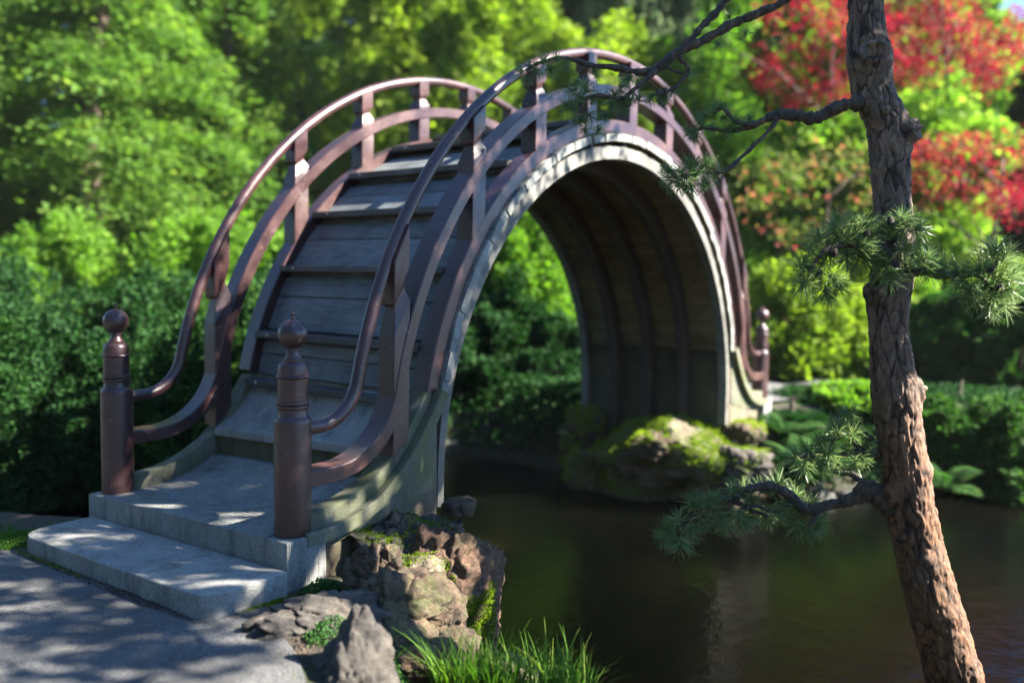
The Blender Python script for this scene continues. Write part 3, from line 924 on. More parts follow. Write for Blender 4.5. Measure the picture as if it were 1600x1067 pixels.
def rdir(n_, rg, zb=0.0):
    d = rg.normal(size=(n_, 3)); d[:, 2] += zb
    return d/(np.linalg.norm(d, axis=1)[:, None]+1e-9)


def scatter_on(objs, n_, mask, rg):
    P, N = [], []
    for o in objs:
        me = o.data
        mw = np.array(o.matrix_world) if o.matrix_world != Matrix() else np.eye(4)
        loc = np.array(o.location)
        k_ = len(me.polygons)
        c_ = np.empty(k_*3); me.polygons.foreach_get('center', c_); c_ = c_.reshape(-1, 3)+loc
        nn = np.empty(k_*3); me.polygons.foreach_get('normal', nn); nn = nn.reshape(-1, 3)
        ar = np.empty(k_); me.polygons.foreach_get('area', ar)
        w_ = ar*mask(c_, nn)
        P.append(np.c_[c_, nn, w_, np.sqrt(ar)])
    A_ = np.concatenate(P)
    A_ = A_[A_[:, 6] > 0]
    i_ = rg.choice(len(A_), n_, p=A_[:, 6]/A_[:, 6].sum())
    S = A_[i_]
    return S[:, :3]+rg.normal(size=(n_, 3))*S[:, 7:8]*0.5, S[:, 3:6]


def vnoise(c_, s, off=0.0):
    return np.array([mn.fractal(Vector((p[0]*s+off, p[1]*s, p[2]*s)), 0.8, 2.0, 3) for p in c_])


def moss(name, objs, n_, mask, size, m=None, label=None):
    rg = np.random.default_rng(n_)
    P, N = scatter_on(objs, n_, mask, rg)
    D = N*0.7+rdir(n_, rg, 0.4)*0.8; D /= np.linalg.norm(D, axis=1)[:, None]
    P = P-N*0.004+N*(np.abs(vnoise(P, 9)))[:, None]*0.05
    V_, F_ = leaf_quads(P, D, size, 0.3, rg)
    o = link(name, quads_np(name, V_, F_, m or M['moss']))
    tag(o, label, None, None, 'stuff')
    return o


sm = lambda c_, nn, lo=0.05, s=2.2, off=0.0, th=-0.1: (nn[:, 2] > lo)*(vnoise(c_, s, off) > th)
moss('moss', [RK['ft'], RK['fb'], RK['fll'], RK['fl']], 42000, lambda c_, nn: (nn[:, 2] > -0.35)*(c_[:, 2] > -0.95)*(vnoise(c_, 1.9, 3.0) > -0.18), 0.024, label='thick bright moss over the islet rocks')
moss('moss', [RK['frl'], RK['frt'], RK['fm'], RK['fr']], 5000, lambda c_, nn: sm(c_, nn, .45, 3.0, 1.0, .05), 0.022, label='thin moss on the pale islet rocks')
moss('moss', [RK['mossy'], RK['mid'], RK['apron']], 9000, lambda c_, nn: sm(c_, nn, .1, 3.5, 5.0, .12)*(c_[:, 0] > -3.6), 0.010, label='patchy moss on the near outcrop')
moss('moss', [RK['foot'], RK['cliff'], RK['mid']], 17000, lambda c_, nn: (np.hypot(c_[:, 0]+3.2, c_[:, 1]+1.72) < .2)*(c_[:, 2] < -.22)*(c_[:, 2] > -.85), 0.012, label='bright green moss hanging in the rock cleft')


def ground_patch(name, cx, cy, rx, ry, n_, size, m, label, lift=0.05, objs=None):
    rg = np.random.default_rng(int(abs(cx*1000)+n_))
    a_ = rg.uniform(0, 2*math.pi, n_); r_ = np.sqrt(rg.uniform(0, 1, n_))
    x = cx+rx*r_*np.cos(a_); y = cy+ry*r_*np.sin(a_)
    z = land(x, y)+rg.uniform(0, 1, n_)*lift*(1.15-r_)
    C = np.c_[x, y, z]
    V_, F_ = leaf_quads(C, rdir(n_, rg, 0.5), size, 0.42, rg, nrm=rdir(n_, rg, 2.0))
    o = link(name, quads_np(name, V_, F_, m))
    return tag(o, label, None, None, 'stuff')


ground_patch('clover', -4.36, -1.80, .19, .13, 1500, .017, M['clover'], 'clover growing between the flat and the pointed rock', .10)
ground_patch('clover', -4.02, -1.27, .13, .10, 1200, .016, M['clover'], 'clover at the foot of the landing corner', .08)
ground_patch('clover', -4.18, -2.02, .22, .16, 1800, .015, M['clover'], 'clover behind the pointed rock', .08)
ground_patch('clover', -4.62, 1.25, .3, .22, 2200, .02, M['grass'], 'low weeds beside the far corner of the step', .06)
ground_patch('clover', -4.32, -2.02, .16, .16, 900, .014, M['clover'], 'sparse clover left of the pointed rock', .04)
ground_patch('gravel', -4.4, -1.75, .45, .35, 2600, .012, M['trunk'], 'crumbs of soil and grit along the path edge', .008)
ground_patch('gravel', -4.73, -.1, .035, 1.1, 1500, .010, M['trunk'], 'dark grit along the foot of the step slab', .014)
ground_patch('moss_strip', -4.725, .5, .02, .5, 500, .010, M['moss'], 'moss in the joint along the front of the step slab', .012)
ground_patch('leaf_litter', -4.2, -1.35, .3, .16, 260, .02, M['pink'], 'fallen leaves on the soil beside the step', .012)
def bank_cover(label, pts, n_, size, m, lift):
    rg = np.random.default_rng(n_)
    P = np.array(pts); k_ = rg.integers(0, len(P), n_)
    x = P[k_, 0]+rg.normal(0, P[k_, 2]); y = P[k_, 1]+rg.normal(0, P[k_, 2])
    z = land(x, y); ok = z > WATER+.02
    x, y, z = x[ok], y[ok], z[ok]
    C = np.c_[x, y, z+rg.uniform(0, 1, len(x))**1.5*lift]
    V_, F_ = leaf_quads(C, rdir(len(C), rg, .3), size, .4, rg, nrm=rdir(len(C), rg, 1.4))
    return tag(link('ground_cover', quads_np('ground_cover', V_, F_, m)), label, None, None, 'stuff')


rg = np.random.default_rng(77)
x = rg.uniform(-6.2, -4.5, 900); y = rg.uniform(-2.6, 1.6, 900)
ok = poly_sd(x, y, np.array(PATH)) < -.01
keep = ok & ((rg.uniform(0, 1, 900) < .12) | (poly_sd(x, y, np.array(PATH)) > -.12))
x, y = x[keep], y[keep]
C = np.c_[x, y, -0.14-0.03*np.clip(y, -4, 2)+.016]
V_, F_ = leaf_quads(C, rdir(len(x), rg)*np.array([1, 1, .15]), .016, .25, rg, nrm=rdir(len(x), rg, 3.0))
tag(link('leaf_litter', quads_np('leaf_litter', V_, F_, M['pink'])), 'bits of leaf litter scattered over the asphalt', None, None, 'stuff')
bank_cover('dark ivy covering the bank behind the arch', [(3.6, 2.2, .5), (3.8, 3.4, .6), (3.2, 4.4, .6), (4.6, 2.8, .8), (3.4, 1.2, .4), (1.6, 5.6, .7), (-.2, 6.4, .7), (5.5, 4.5, 1.0)], 26000, .07, M['dark'], .22)
bank_cover('low dark green ground cover on the bank right of the bridge', [(3.9, -1.75, .25), (5.2, -2.3, .35), (6.6, -2.9, .5), (7.4, -3.8, .6), (8.0, -4.6, .7), (7.0, -4.8, .4), (8.6, -2.8, .6), (9.4, -4.0, .8)], 24000, .06, M['dark'], .14)
ground_patch('moss_strip', -4.4, -1.2, .24, .03, 900, .010, M['moss'], 'moss in the joint at the end of the step', .02)


def grass(name, P, n_, h, m, label, spread=0.35, wid=0.006):
    rg = np.random.default_rng(n_)
    P = np.asarray(P); i_ = rg.integers(0, len(P), n_)
    base = P[i_]
    az = rg.uniform(0, 2*math.pi, n_); lean = rg.uniform(0.1, 1.0, n_)**1.2*spread*2
    hh = h*rg.uniform(0.45, 1.2, n_)
    dx = np.c_[np.cos(az), np.sin(az), np.zeros(n_)]
    sd = np.c_[-np.sin(az), np.cos(az), np.zeros(n_)]
    seg = 6
    Vs = []
    for s in range(seg+1):
        t_ = s/seg
        c_ = base+dx*(hh*lean*t_**1.9)[:, None]+np.c_[np.zeros(n_), np.zeros(n_), hh*(t_-0.28*lean*t_**2.4)]
        w_ = wid*(1-t_**1.6)+0.0004
        Vs += [c_-sd*w_, c_+sd*w_]
    V_ = np.stack(Vs, 1).reshape(-1, 3)
    o_ = (np.arange(n_)*2*(seg+1))[:, None]
    F_ = np.concatenate([np.stack([o_+2*s, o_+2*s+1, o_+2*s+3, o_+2*s+2], -1) for s in range(seg)]).reshape(-1, 4)
    o = link(name, quads_np(name, V_, F_, m, True))
    return tag(o, label, None, None, 'stuff')


rg = np.random.default_rng(5)
dd = rg.uniform(4.0, 5.0, 900); uu = 690+rg.uniform(0, 1, 900)**1.25*250; ll = (uu-800)/FPX*dd
x = CAM[0]+dd*.8076+ll*.5897; y = CAM[1]+dd*.5897-ll*.8076
grass('grass', np.c_[x, y, land(x, y)-.01], 3000, .36, M['grass'], 'long blurred grass tuft along the near water edge', .42, .0042)
x = rg.uniform(-4.3, -3.8, 60); y = -1.98+rg.normal(0, .06, 60)
grass('grass', np.c_[x, y, land(x, y)], 70, .16, M['grass'], 'thin grass blades among the near rocks', .5, .003)
x = rg.uniform(-5.0, -4.5, 200); y = rg.uniform(1.1, 1.8, 200)
grass('grass', np.c_[x, y, land(x, y)], 900, .07, M['grass'], 'short grass beyond the far corner of the step', .5, .003)


# ------------------------------------------------------------------ the pine in front
PD = 5.1
TR = [(1352, -420, 44), (1350, -200, 48), (1352, -60, 51), (1353, 0, 53), (1355, 60, 58), (1358, 100, 64), (1366, 150, 62), (1385, 195, 62), (1390, 240, 60), (1394, 300, 57), (1397, 360, 58), (1393, 430, 64),
      (1388, 500, 60), (1392, 560, 64), (1398, 610, 68), (1406, 680, 68), (1414, 740, 70), (1424, 800, 72), (1436, 860, 74), (1455, 930, 78), (1475, 1000, 82), (1492, 1067, 86), (1510, 1130, 94), (1528, 1190, 112), (1535, 1240, 140)]
pine = empty('pine_tree', tuple(at(1530, 1235, PD)))
tag(pine, 'leaning bonsai style pine with reddish flaking bark in front of the pond', 'pine tree')
PO = np.array(pine.location)
pth = smooth_path([np.r_[at(u, v, PD+0.04*math.sin(v/130))-PO, wd/2/FPX*PD] for u, v, wd in TR], 460)
fiss = []
NS = 110
zlen = np.concatenate([[0], np.cumsum(np.linalg.norm(np.diff(pth[:, :3], axis=0), axis=1))])
KN = [(1362, 88, .16, 30, .020), (1330, 95, .1, 26, .016), (1425, 205, .11, 34, .042), (1380, 175, .1, 25, .012), (1358, 458, .11, 26, .030), (1425, 608, .12, 36, .022), (1432, 735, .1, 32, .018), (1408, 835, .09, 26, .018), (1438, 868, .1, 30, .022), (1425, 905, .08, 24, .012), (1515, 1045, .09, 30, .018), (1378, 775, .1, 30, .03), (1480, 960, .08, 40, .014)]
KW = [(at(u, v, PD-0.03)-PO+FW*(-.03), s, h) for u, v, s, _, h in KN]


def bark_disp(i, ang):
    r0 = pth[i, 3]
    out = np.empty(len(ang))
    for j, a_ in enumerate(ang):
        p = Vector((math.cos(a_)*r0*27, math.sin(a_)*r0*27, zlen[i]*9.5))
        p2 = p+Vector((mn.noise(p*0.7), mn.noise(p*0.7+Vector((9, 0, 0))), mn.noise(p*0.6+Vector((0, 7, 0)))))*1.1
        vd = mn.voronoi(p2)[0]
        e = min((vd[1]-vd[0])*3.2+0.25*mn.noise(p*2.3), 1.0)
        pb = Vector((p2.x*.48, p2.y*.48, p2.z*.42))
        vb = mn.voronoi(pb)[0]
        eb = min((vb[1]-vb[0])*4.0+0.2*mn.noise(p*1.7), 1.0)
        e = max(min(0.45+0.55*e, eb*1.15), 0.0)
        f_ = mn.fractal(Vector((p.x*3.2, p.y*3.2, p.z*2.0)), 0.7, 2.0, 3)
        big = mn.noise(Vector((math.cos(a_)*1.5, math.sin(a_)*1.5, zlen[i]*3.5)))
        fiss.append(e)
        out[j] = 0.013*(e-0.8)+0.0065*f_+0.010*big
    return out


V, F = tube_np(pth[:, :3], pth[:, 3], NS, bark_disp)
ctr = np.repeat(pth[:, :3], NS, axis=0)
for c_, s, h in KW:
    d_ = np.linalg.norm(V-c_, axis=1)
    wgt = np.exp(-(d_/(s*0.62))**2)
    dr = V-ctr; dr /= np.linalg.norm(dr, axis=1)[:, None]
    swirl = 1+0.5*np.sin(d_*120)
    V = V+dr*(h*wgt*swirl)[:, None]*2.1
me = quads_np('trunk', V, F, M['bark'], True)
at_ = me.attributes.new('fissure', 'FLOAT', 'POINT'); at_.data.foreach_set('value', np.array(fiss, dtype=np.float32))
link('trunk', me, pine)


def branch(pts, n=60, sides=10, wob=0.012, name='branch'):
    P = smooth_path([np.r_[at(u, v, d)-PO, w_/2/FPX*d] for u, v, d, w_ in pts], n)
    for i in range(len(P)):
        q = Vector(P[i, :3]*9)
        P[i, :3] += np.array([mn.noise(q), mn.noise(q+Vector((5, 0, 0))), mn.noise(q+Vector((0, 9, 0)))])*wob
        P[i, 3] *= 1+0.45*mn.noise(q*4.5)
    V_, F_ = tube_np(P[:, :3], P[:, 3], sides, lambda i_, a_: np.array([0.18*P[i_, 3]*mn.noise(Vector((math.cos(x_)*3, math.sin(x_)*3, i_*0.8))) for x_ in a_]))
    return link(name, quads_np(name, V_, F_, M['twig'], True), pine)


branch([(1395, 790, 5.1, 36), (1365, 768, 5.1, 36), (1335, 778, 5.12, 24), (1300, 788, 5.15, 17), (1262, 795, 5.18, 16), (1235, 775, 5.2, 15), (1205, 760, 5.22, 14), (1170, 765, 5.25, 13), (1140, 780, 5.3, 11), (1112, 776, 5.35, 9), (1095, 800, 5.4, 8), (1070, 822, 5.42, 6), (1045, 838, 5.45, 4)], 90, 14)
branch([(1140, 780, 5.3, 9), (1165, 792, 5.28, 8), (1185, 800, 5.28, 7), (1200, 806, 5.27, 5)], 24)
branch([(1235, 785, 5.2, 8), (1215, 800, 5.2, 7), (1180, 790, 5.22, 6), (1150, 800, 5.25, 4)], 24)
branch([(1290, 790, 5.16, 7), (1275, 805, 5.14, 6), (1262, 822, 5.12, 4)], 18)
branch([(1095, 800, 5.4, 6), (1075, 812, 5.4, 5), (1058, 808, 5.42, 3)], 18)
branch([(1375, 715, 5.1, 22), (1345, 706, 5.05, 12), (1310, 712, 5.02, 10), (1275, 708, 5.0, 8), (1245, 716, 4.98, 5)], 40)
branch([(1345, 706, 5.05, 9), (1328, 680, 5.05, 7), (1325, 655, 5.05, 4)], 24)
branch([(1365, 690, 5.08, 10), (1350, 678, 5.04, 8), (1330, 672, 5.0, 6), (1300, 690, 4.98, 4)], 24)
branch([(1350, 160, 5.1, 24), (1325, 164, 5.1, 21), (1300, 172, 5.12, 20), (1270, 186, 5.14, 19), (1245, 180, 5.16, 19), (1218, 178, 5.18, 16), (1195, 188, 5.2, 12), (1170, 197, 5.22, 10), (1140, 204, 5.25, 7), (1100, 203, 5.27, 5), (1078, 208, 5.28, 3)], 80)
branch([(1215, 182, 5.18, 10), (1205, 200, 5.18, 7), (1185, 222, 5.16, 6), (1160, 245, 5.14, 7), (1135, 265, 5.12, 8), (1100, 270, 5.1, 5), (1060, 275, 5.1, 3)], 40)
branch([(1180, 195, 5.2, 8), (1150, 190, 5.2, 7), (1130, 170, 5.22, 6), (1115, 178, 5.22, 4)], 30)
branch([(1350, -140, 5.1, 26), (1290, -60, 5.15, 20), (1225, 2, 5.2, 11), (1190, 20, 5.22, 13), (1150, 35, 5.25, 14), (1105, 62, 5.28, 14), (1062, 80, 5.3, 14), (1030, 104, 5.32, 14), (1000, 113, 5.35, 11), (960, 106, 5.37, 10), (925, 102, 5.4, 8), (880, 92, 5.42, 6), (850, 96, 5.45, 5), (820, 112, 5.47, 4)], 110, 12)
branch([(1062, 80, 5.3, 11), (1095, 45, 5.3, 11), (1125, 12, 5.3, 12), (1160, -25, 5.3, 13)], 20)
branch([(1030, 104, 5.32, 10), (1010, 125, 5.3, 9), (985, 145, 5.3, 8), (970, 155, 5.3, 7), (935, 150, 5.3, 6), (905, 155, 5.3, 4)], 40)
branch([(1060, 85, 5.3, 8), (1075, 108, 5.28, 6), (1065, 125, 5.28, 7), (1050, 140, 5.28, 6), (1020, 148, 5.28, 4)], 30)
branch([(1032, 102, 5.3, 6), (1055, 112, 5.3, 5), (1068, 116, 5.3, 4)], 14)
branch([(1400, 420, 5.05, 20), (1440, 425, 5.0, 14), (1480, 428, 4.97, 12), (1520, 428, 4.95, 9), (1555, 415, 4.93, 6), (1560, 390, 4.93, 4)], 50)
branch([(1520, 428, 4.95, 7), (1545, 445, 4.92, 5), (1552, 475, 4.92, 3)], 20)
branch([(1395, 400, 5.0, 20), (1360, 385, 4.95, 14), (1320, 380, 4.92, 12), (1285, 395, 4.9, 9), (1265, 425, 4.9, 6)], 50)
branch([(1395, 395, 5.0, 14), (1398, 370, 4.94, 9), (1410, 352, 4.92, 5)], 20)
branch([(1350, 755, 5.2, 14), (1330, 740, 5.3, 9), (1305, 736, 5.35, 4)], 20)


def tuft_mesh(seed, n_=88, L=0.135, wid=0.0026, cone=1.45):
    rg = np.random.default_rng(seed)
    th = np.arccos(1-rg.uniform(0, 1, n_)*(1-math.cos(cone))); az = rg.uniform(0, 2*math.pi, n_)
    D = np.c_[np.sin(th)*np.cos(az), np.sin(th)*np.sin(az), np.cos(th)]
    B = np.c_[np.zeros(n_), np.zeros(n_), rg.uniform(-.035, .03, n_)]
    ln = (L*rg.uniform(0.7, 1.1, n_))[:, None]
    sd = np.cross(D, rdir(n_, rg)); sd /= np.linalg.norm(sd, axis=1)[:, None]
    bend = np.c_[rg.normal(0, .08, n_), rg.normal(0, .08, n_), -np.ones(n_)*.05]
    mid = B+D*ln*.5; tip = B+D*ln+bend*ln
    w_ = wid
    Vs = [B-sd*w_*.7, B+sd*w_*.7, mid+sd*w_, mid-sd*w_, tip+sd*w_*.35, tip-sd*w_*.35]
    V_ = np.stack(Vs, 1).reshape(-1, 3)
    o_ = (np.arange(n_)*6)[:, None]
    F_ = np.concatenate([np.c_[o_, o_+1, o_+2, o_+3], np.c_[o_+3, o_+2, o_+4, o_+5]])
    # the woody shoot
    tv, tf = tube_np([(0, 0, -.05), (0, 0, 0), (0, 0, .04)], [.004, .005, .003], 6)
    V_, F_ = join_np([(V_, F_), (tv, tf)])
    return quads_np('needle_tuft', V_, F_, M['needle'])


TM = [tuft_mesh(100+i) for i in range(6)]
rt = random.Random(3)


def tuft(u, v, d, sc=1.0, dirv=None):
    p = at(u, v, d)-PO
    o = link('needle_tuft', TM[rt.randrange(6)], pine, tuple(p))
    if dirv is None:
        dirv = (rt.gauss(0, .7), rt.gauss(0, .7), rt.uniform(.0, 1.1))
    q = Vector(dirv).normalized().to_track_quat('Z', 'Y')
    o.rotation_mode = 'QUATERNION'
    o.rotation_quaternion = q
    o.scale = (sc*rt.uniform(.85, 1.15),)*3
    o['kind'] = 'stuff'
    return o


def out_dir(du, dv, toward=0.3):
    d = RT*du-UP*dv-FW*toward
    return d


for u, v, du, dv in ((1262, 440, -.8, .6), (1258, 415, -1, .1), (1268, 392, -.9, -.4), (1285, 370, -.6, -.8), (1275, 430, -.4, .9), (1290, 452, .1, 1), (1300, 430, .5, .6), (1310, 440, .4, .8), (1305, 360, -.2, -1), (1330, 352, 0, -1), (1348, 360, .1, -1),
                     (1300, 395, -.5, .1), (1325, 378, 0, -.6), (1345, 385, .3, -.5), (1322, 400, 0, .7), (1350, 405, .2, .6), (1365, 372, .2, -.8), (1388, 360, -.2, -.9), (1405, 345, .1, -1), (1420, 350, .6, -.7), (1430, 362, .9, -.3), (1395, 372, 0, -.7),
                     (1375, 395, -.3, .2), (1390, 410, 0, .4), (1410, 392, .4, .1), (1372, 420, -.5, .7), (1392, 425, .2, .8), (1415, 415, .6, .5), (1440, 408, .6, -.5), (1452, 425, .5, .7), (1468, 420, .5, -.5), (1345, 395, -.2, 0), (1310, 375, -.3, -.6),
                     (1335, 368, .1, -.9), (1282, 408, -.8, .3), (1292, 385, -.4, -.5), (1360, 390, 0, -.2)):
    tuft(u+rt.uniform(-4, 4), v+rt.uniform(-4, 4), 4.93+rt.uniform(-.08, .08), .95, out_dir(du, dv, rt.uniform(.1, .6)))
for u, v, du, dv in ((1555, 395, .1, -1), (1570, 402, .5, -.8), (1540, 402, -.5, -.8), (1578, 425, 1, -.1), (1572, 450, .9, .4), (1562, 470, .4, .9), (1548, 480, 0, 1), (1530, 465, -.5, .8), (1520, 450, -.8, .4), (1505, 440, -.9, .2), (1550, 430, 0, -.2), (1560, 450, .3, .3),
                     (1540, 445, -.3, .5), (1555, 412, 0, -.7), (1500, 428, -.6, -.5), (1535, 425, -.6, -.6), (1568, 436, .7, 0), (1550, 462, .1, .6)):
    tuft(u, v, 4.92+rt.uniform(-.06, .06), .98, out_dir(du, dv, rt.uniform(.1, .6)))
for u, v, du, dv in ((1040, 838, -.8, .5), (1050, 830, -.7, -.3), (1062, 845, -.2, 1), (1060, 815, -.3, -.8), (1078, 825, .1, .9), (1095, 815, .2, .8), (1108, 795, -.5, -.8), (1125, 805, 0, .8), (1118, 785, -.3, -1), (1145, 800, .1, .9), (1160, 812, .2, 1), (1150, 770, -.1, -1),
                     (1175, 780, 0, .7), (1190, 765, .2, -.9), (1200, 808, .3, .9), (1215, 790, .1, .6), (1185, 795, -.2, .6), (1262, 825, .2, 1), (1275, 815, .8, .4), (1250, 818, -.6, .7), (1235, 800, -.3, .6), (1240, 780, .2, -.7), (1135, 815, -.2, .9), (1165, 770, -.3, -.8), (1085, 790, -.5, -.6), (1215, 760, .2, -1), (1262, 790, .3, -.6)):
    tuft(u, v, 5.27+rt.uniform(-.1, .1), .88, out_dir(du, dv, rt.uniform(.1, .6)))
for u, v, du, dv in ((1325, 650, 0, -1), (1332, 668, .5, -.7), (1315, 668, -.6, -.6), (1338, 690, .8, .2), (1300, 690, -.6, -.5), (1280, 695, -.6, -.7), (1265, 705, -.8, -.2), (1245, 715, -1, .2), (1255, 725, -.5, .8), (1285, 722, -.1, .9), (1310, 725, 0, 1), (1335, 722, .3, .9), (1350, 695, .6, -.5), (1345, 715, .4, .7), (1320, 700, 0, .1), (1295, 708, -.3, 0),
                     (1330, 680, .1, -.4), (1270, 715, -.4, .5), (1308, 680, -.3, -.8), (1355, 725, .6, .7)):
    tuft(u, v, 5.02+rt.uniform(-.07, .07), .8, out_dir(du, dv, rt.uniform(.1, .6)))
for u, v, du, dv in ((1118, 172, -.2, -1), (1105, 182, -.7, -.5), (1125, 168, .5, -.8), (1098, 198, -.9, .1), (1112, 196, -.2, .5), (1080, 208, -1, .2), (1130, 185, .3, .2), (1150, 192, .2, -.6), (1170, 190, .3, -.7), (1090, 210, -.4, .7), (1140, 200, .2, .7), (1095, 188, -.7, -.3)):
    tuft(u, v, 5.25+rt.uniform(-.06, .06), .55, out_dir(du, dv, rt.uniform(.1, .6)))
for u, v, du, dv in ((1050, 278, -1, .1), (1065, 270, -.5, -.7), (1080, 262, 0, -1), (1098, 262, .4, -.8), (1110, 272, .8, 0), (1100, 285, .5, .8), (1080, 288, 0, 1), (1062, 286, -.5, .8), (1085, 275, 0, 0), (1045, 268, -.8, -.5), (1072, 276, -.3, .2), (1108, 262, .6, -.6)):
    tuft(u, v, 5.1+rt.uniform(-.06, .06), .75, out_dir(du, dv, rt.uniform(.1, .6)))
for u, v, du, dv in ((815, 112, -.9, .3), (825, 122, -.4, .9), (840, 112, .2, .7), (830, 105, -.3, -.6), (850, 98, .1, -.8), (898, 140, -.5, .6), (905, 150, 0, .6), (915, 142, .3, -.6), (900, 170, -.7, .3), (908, 185, -.3, .8), (925, 160, .2, -.6), (940, 160, .1, -.8), (955, 162, .2, .6), (920, 180, .3, .6), (935, 200, .2, .9),
                     (960, 150, .2, -.8), (975, 165, .3, .6), (1000, 155, .2, -.7), (1015, 150, .3, .5), (1030, 150, .6, .3), (915, 200, -.3, .9), (890, 165, -.9, 0), (945, 178, .1, .6), (985, 160, 0, -.8), (1215, 60, .2, .5), (1165, 50, .1, .8), (1052, 140, .2, .6), (1040, 148, -.3, .7), (1075, 112, .6, .2), (870, 95, -.2, -.7), (885, 100, .1, .8), (930, 108, 0, .8), (985, 120, -.2, .7), (1120, 68, .3, .7), (1140, 30, -.4, -.5), (860, 108, 0, .9), (905, 128, -.4, .6), (970, 140, .2, -.6)):
    tuft(u, v, 5.35+rt.uniform(-.08, .08), .6, out_dir(du, dv, rt.uniform(.1, .6)))


cp = []
for i in range(9):
    t_ = i/8
    r_ = .021*math.sin(math.pi*(.12+.83*t_))**.8
    cp += [(r_*1.12, t_*.055), (r_*.8, t_*.055+.0035)]
cone_me = lathe('pine_cone', [(0, -.002)]+cp+[(0, .060)], M['twig'], 12, 20)
for u, v, d in ((1350, 372, 4.86), (1402, 418, 4.84), (1300, 402, 4.82), (1545, 428, 4.84), (1392, 352, 4.86), (1560, 455, 4.86), (1150, 786, 5.12)):
    o = link('pine_cone', cone_me, pine, tuple(at(u, v, d)-PO))
    o.rotation_euler = (rt.uniform(-.8, .8), rt.uniform(-.8, .8), 0)


# ------------------------------------------------------------------ trees and shrubs around the pond
def crown_mesh(name, seed, m, kind, n_leaf, size, dims, wid=0.38):
    """crown of half widths dims[0], dims[1] and height dims[2]; leaf size in metres"""
    rg = np.random.default_rng(seed)
    Cs, Ds, Ns = [], [], []
    if kind == 'conifer':
        nl = 120
        for i in range(nl):
            h = rg.uniform(0.03, 0.98)
            ln = (1.02-h)**0.75*rg.uniform(0.6, 1.1)
            az = rg.uniform(0, 2*math.pi)
            k_ = int(n_leaf/nl*(0.35+ln))
            t_ = np.sqrt(rg.uniform(0.03, 1, k_))
            dirx = np.array([math.cos(az), math.sin(az), 0])
            c_ = dirx*(t_*ln)[:, None]
            c_[:, 2] += h+0.05*t_-0.11*t_**2
            side = np.array([-math.sin(az), math.cos(az), 0])
            c_ += side*(rg.normal(0, 0.13, k_)*(0.25+t_))[:, None]
            c_[:, 2] += rg.normal(0, 0.012, k_)-np.abs(rg.normal(0, 0.02, k_))
            d_ = dirx+side*rg.normal(0, .8, k_)[:, None]+np.array([0, 0, -.35])+rg.normal(0, .25, (k_, 3))
            Cs.append(c_); Ds.append(d_)
            nn = rg.normal(0, .45, (k_, 3)); nn[:, 2] += 1
            Ns.append(nn)
    else:
        nc = {'broad': 90, 'shrub': 110, 'loose': 60, 'mound': 140}[kind]
        for i in range(nc):
            d = rdir(1, rg)[0]
            rr = rg.uniform(0.45, 1.0)**0.6
            if kind in ('shrub', 'mound'):
                d[2] = abs(d[2])*1.1-0.15; rr = rg.uniform(0.8, 1.0)
            lump = 1+0.25*mn.noise(Vector(d*2.2)+Vector((seed, 0, 0)))
            c0 = np.array([d[0]*rr*lump, d[1]*rr*lump, 0.5+0.5*d[2]*rr*lump]) if kind not in ('shrub', 'mound') else np.array([d[0]*rr*lump, d[1]*rr*lump, max(d[2]*rr*lump, 0.0)*0.95+0.02])
            cr = rg.uniform(.1, .16) if kind == 'mound' else rg.uniform(.22, .45) if kind == 'loose' else rg.uniform(0.12, 0.26)
            k_ = int(n_leaf/nc*rg.uniform(0.6, 1.4))
            q = rdir(k_, rg)*(rg.uniform(0, 1, k_)**0.4)[:, None]*cr
            q[:, 2] *= 0.5 if kind not in ('shrub', 'mound') else 0.7
            Cs.append(c0+q); Ds.append(rdir(k_, rg)+d*0.6+q/cr*0.5)
            nn = rg.normal(0, .6, (k_, 3))+d*0.4; nn[:, 2] += .7
            Ns.append(nn)
    C = np.concatenate(Cs); D = np.concatenate(Ds); D /= np.linalg.norm(D, axis=1)[:, None]
    N = np.concatenate(Ns)
    C = C*np.array(dims)
    s_ = size*(rg.uniform(0.45, 1, len(C))**1.4*1.9)[:, None]
    sd = np.cross(D, N); sd /= np.linalg.norm(sd, axis=1)[:, None]+1e-9
    V_ = np.stack([C-sd*s_*wid, C+sd*s_*wid, C+D*s_], 1).reshape(-1, 3)
    return quads_np(name, V_, np.arange(len(V_)).reshape(-1, 3), m)


def trunk_mesh(h, r, seed, limbs=5, crown_h=None):
    rg = np.random.default_rng(seed)
    n_ = 14
    z = np.linspace(-0.4, h, n_)
    wob = np.cumsum(rg.normal(0, h*0.008, (n_, 2)), 0)
    P = np.c_[wob, z]
    parts = [tube_np(P, r*(1.25-0.95*(z-z[0])/(z[-1]-z[0]))*np.where(z < .3, 1.3, 1), 10)]
    for i in range(limbs):
        j = int(n_*rg.uniform(.45, .9)); b_ = P[j]
        az = rg.uniform(0, 2*math.pi); ln = h*rg.uniform(.2, .38)
        e = b_+np.array([math.cos(az)*ln, math.sin(az)*ln, ln*.7])
        parts.append(tube_np([b_, (b_+e)/2+np.array([0, 0, ln*.1]), e], [r*.4, r*.28, r*.1], 6))
    V_, F_ = join_np(parts)
    return quads_np('trunk', V_, F_, M['trunk'], True)


TREES = [0]


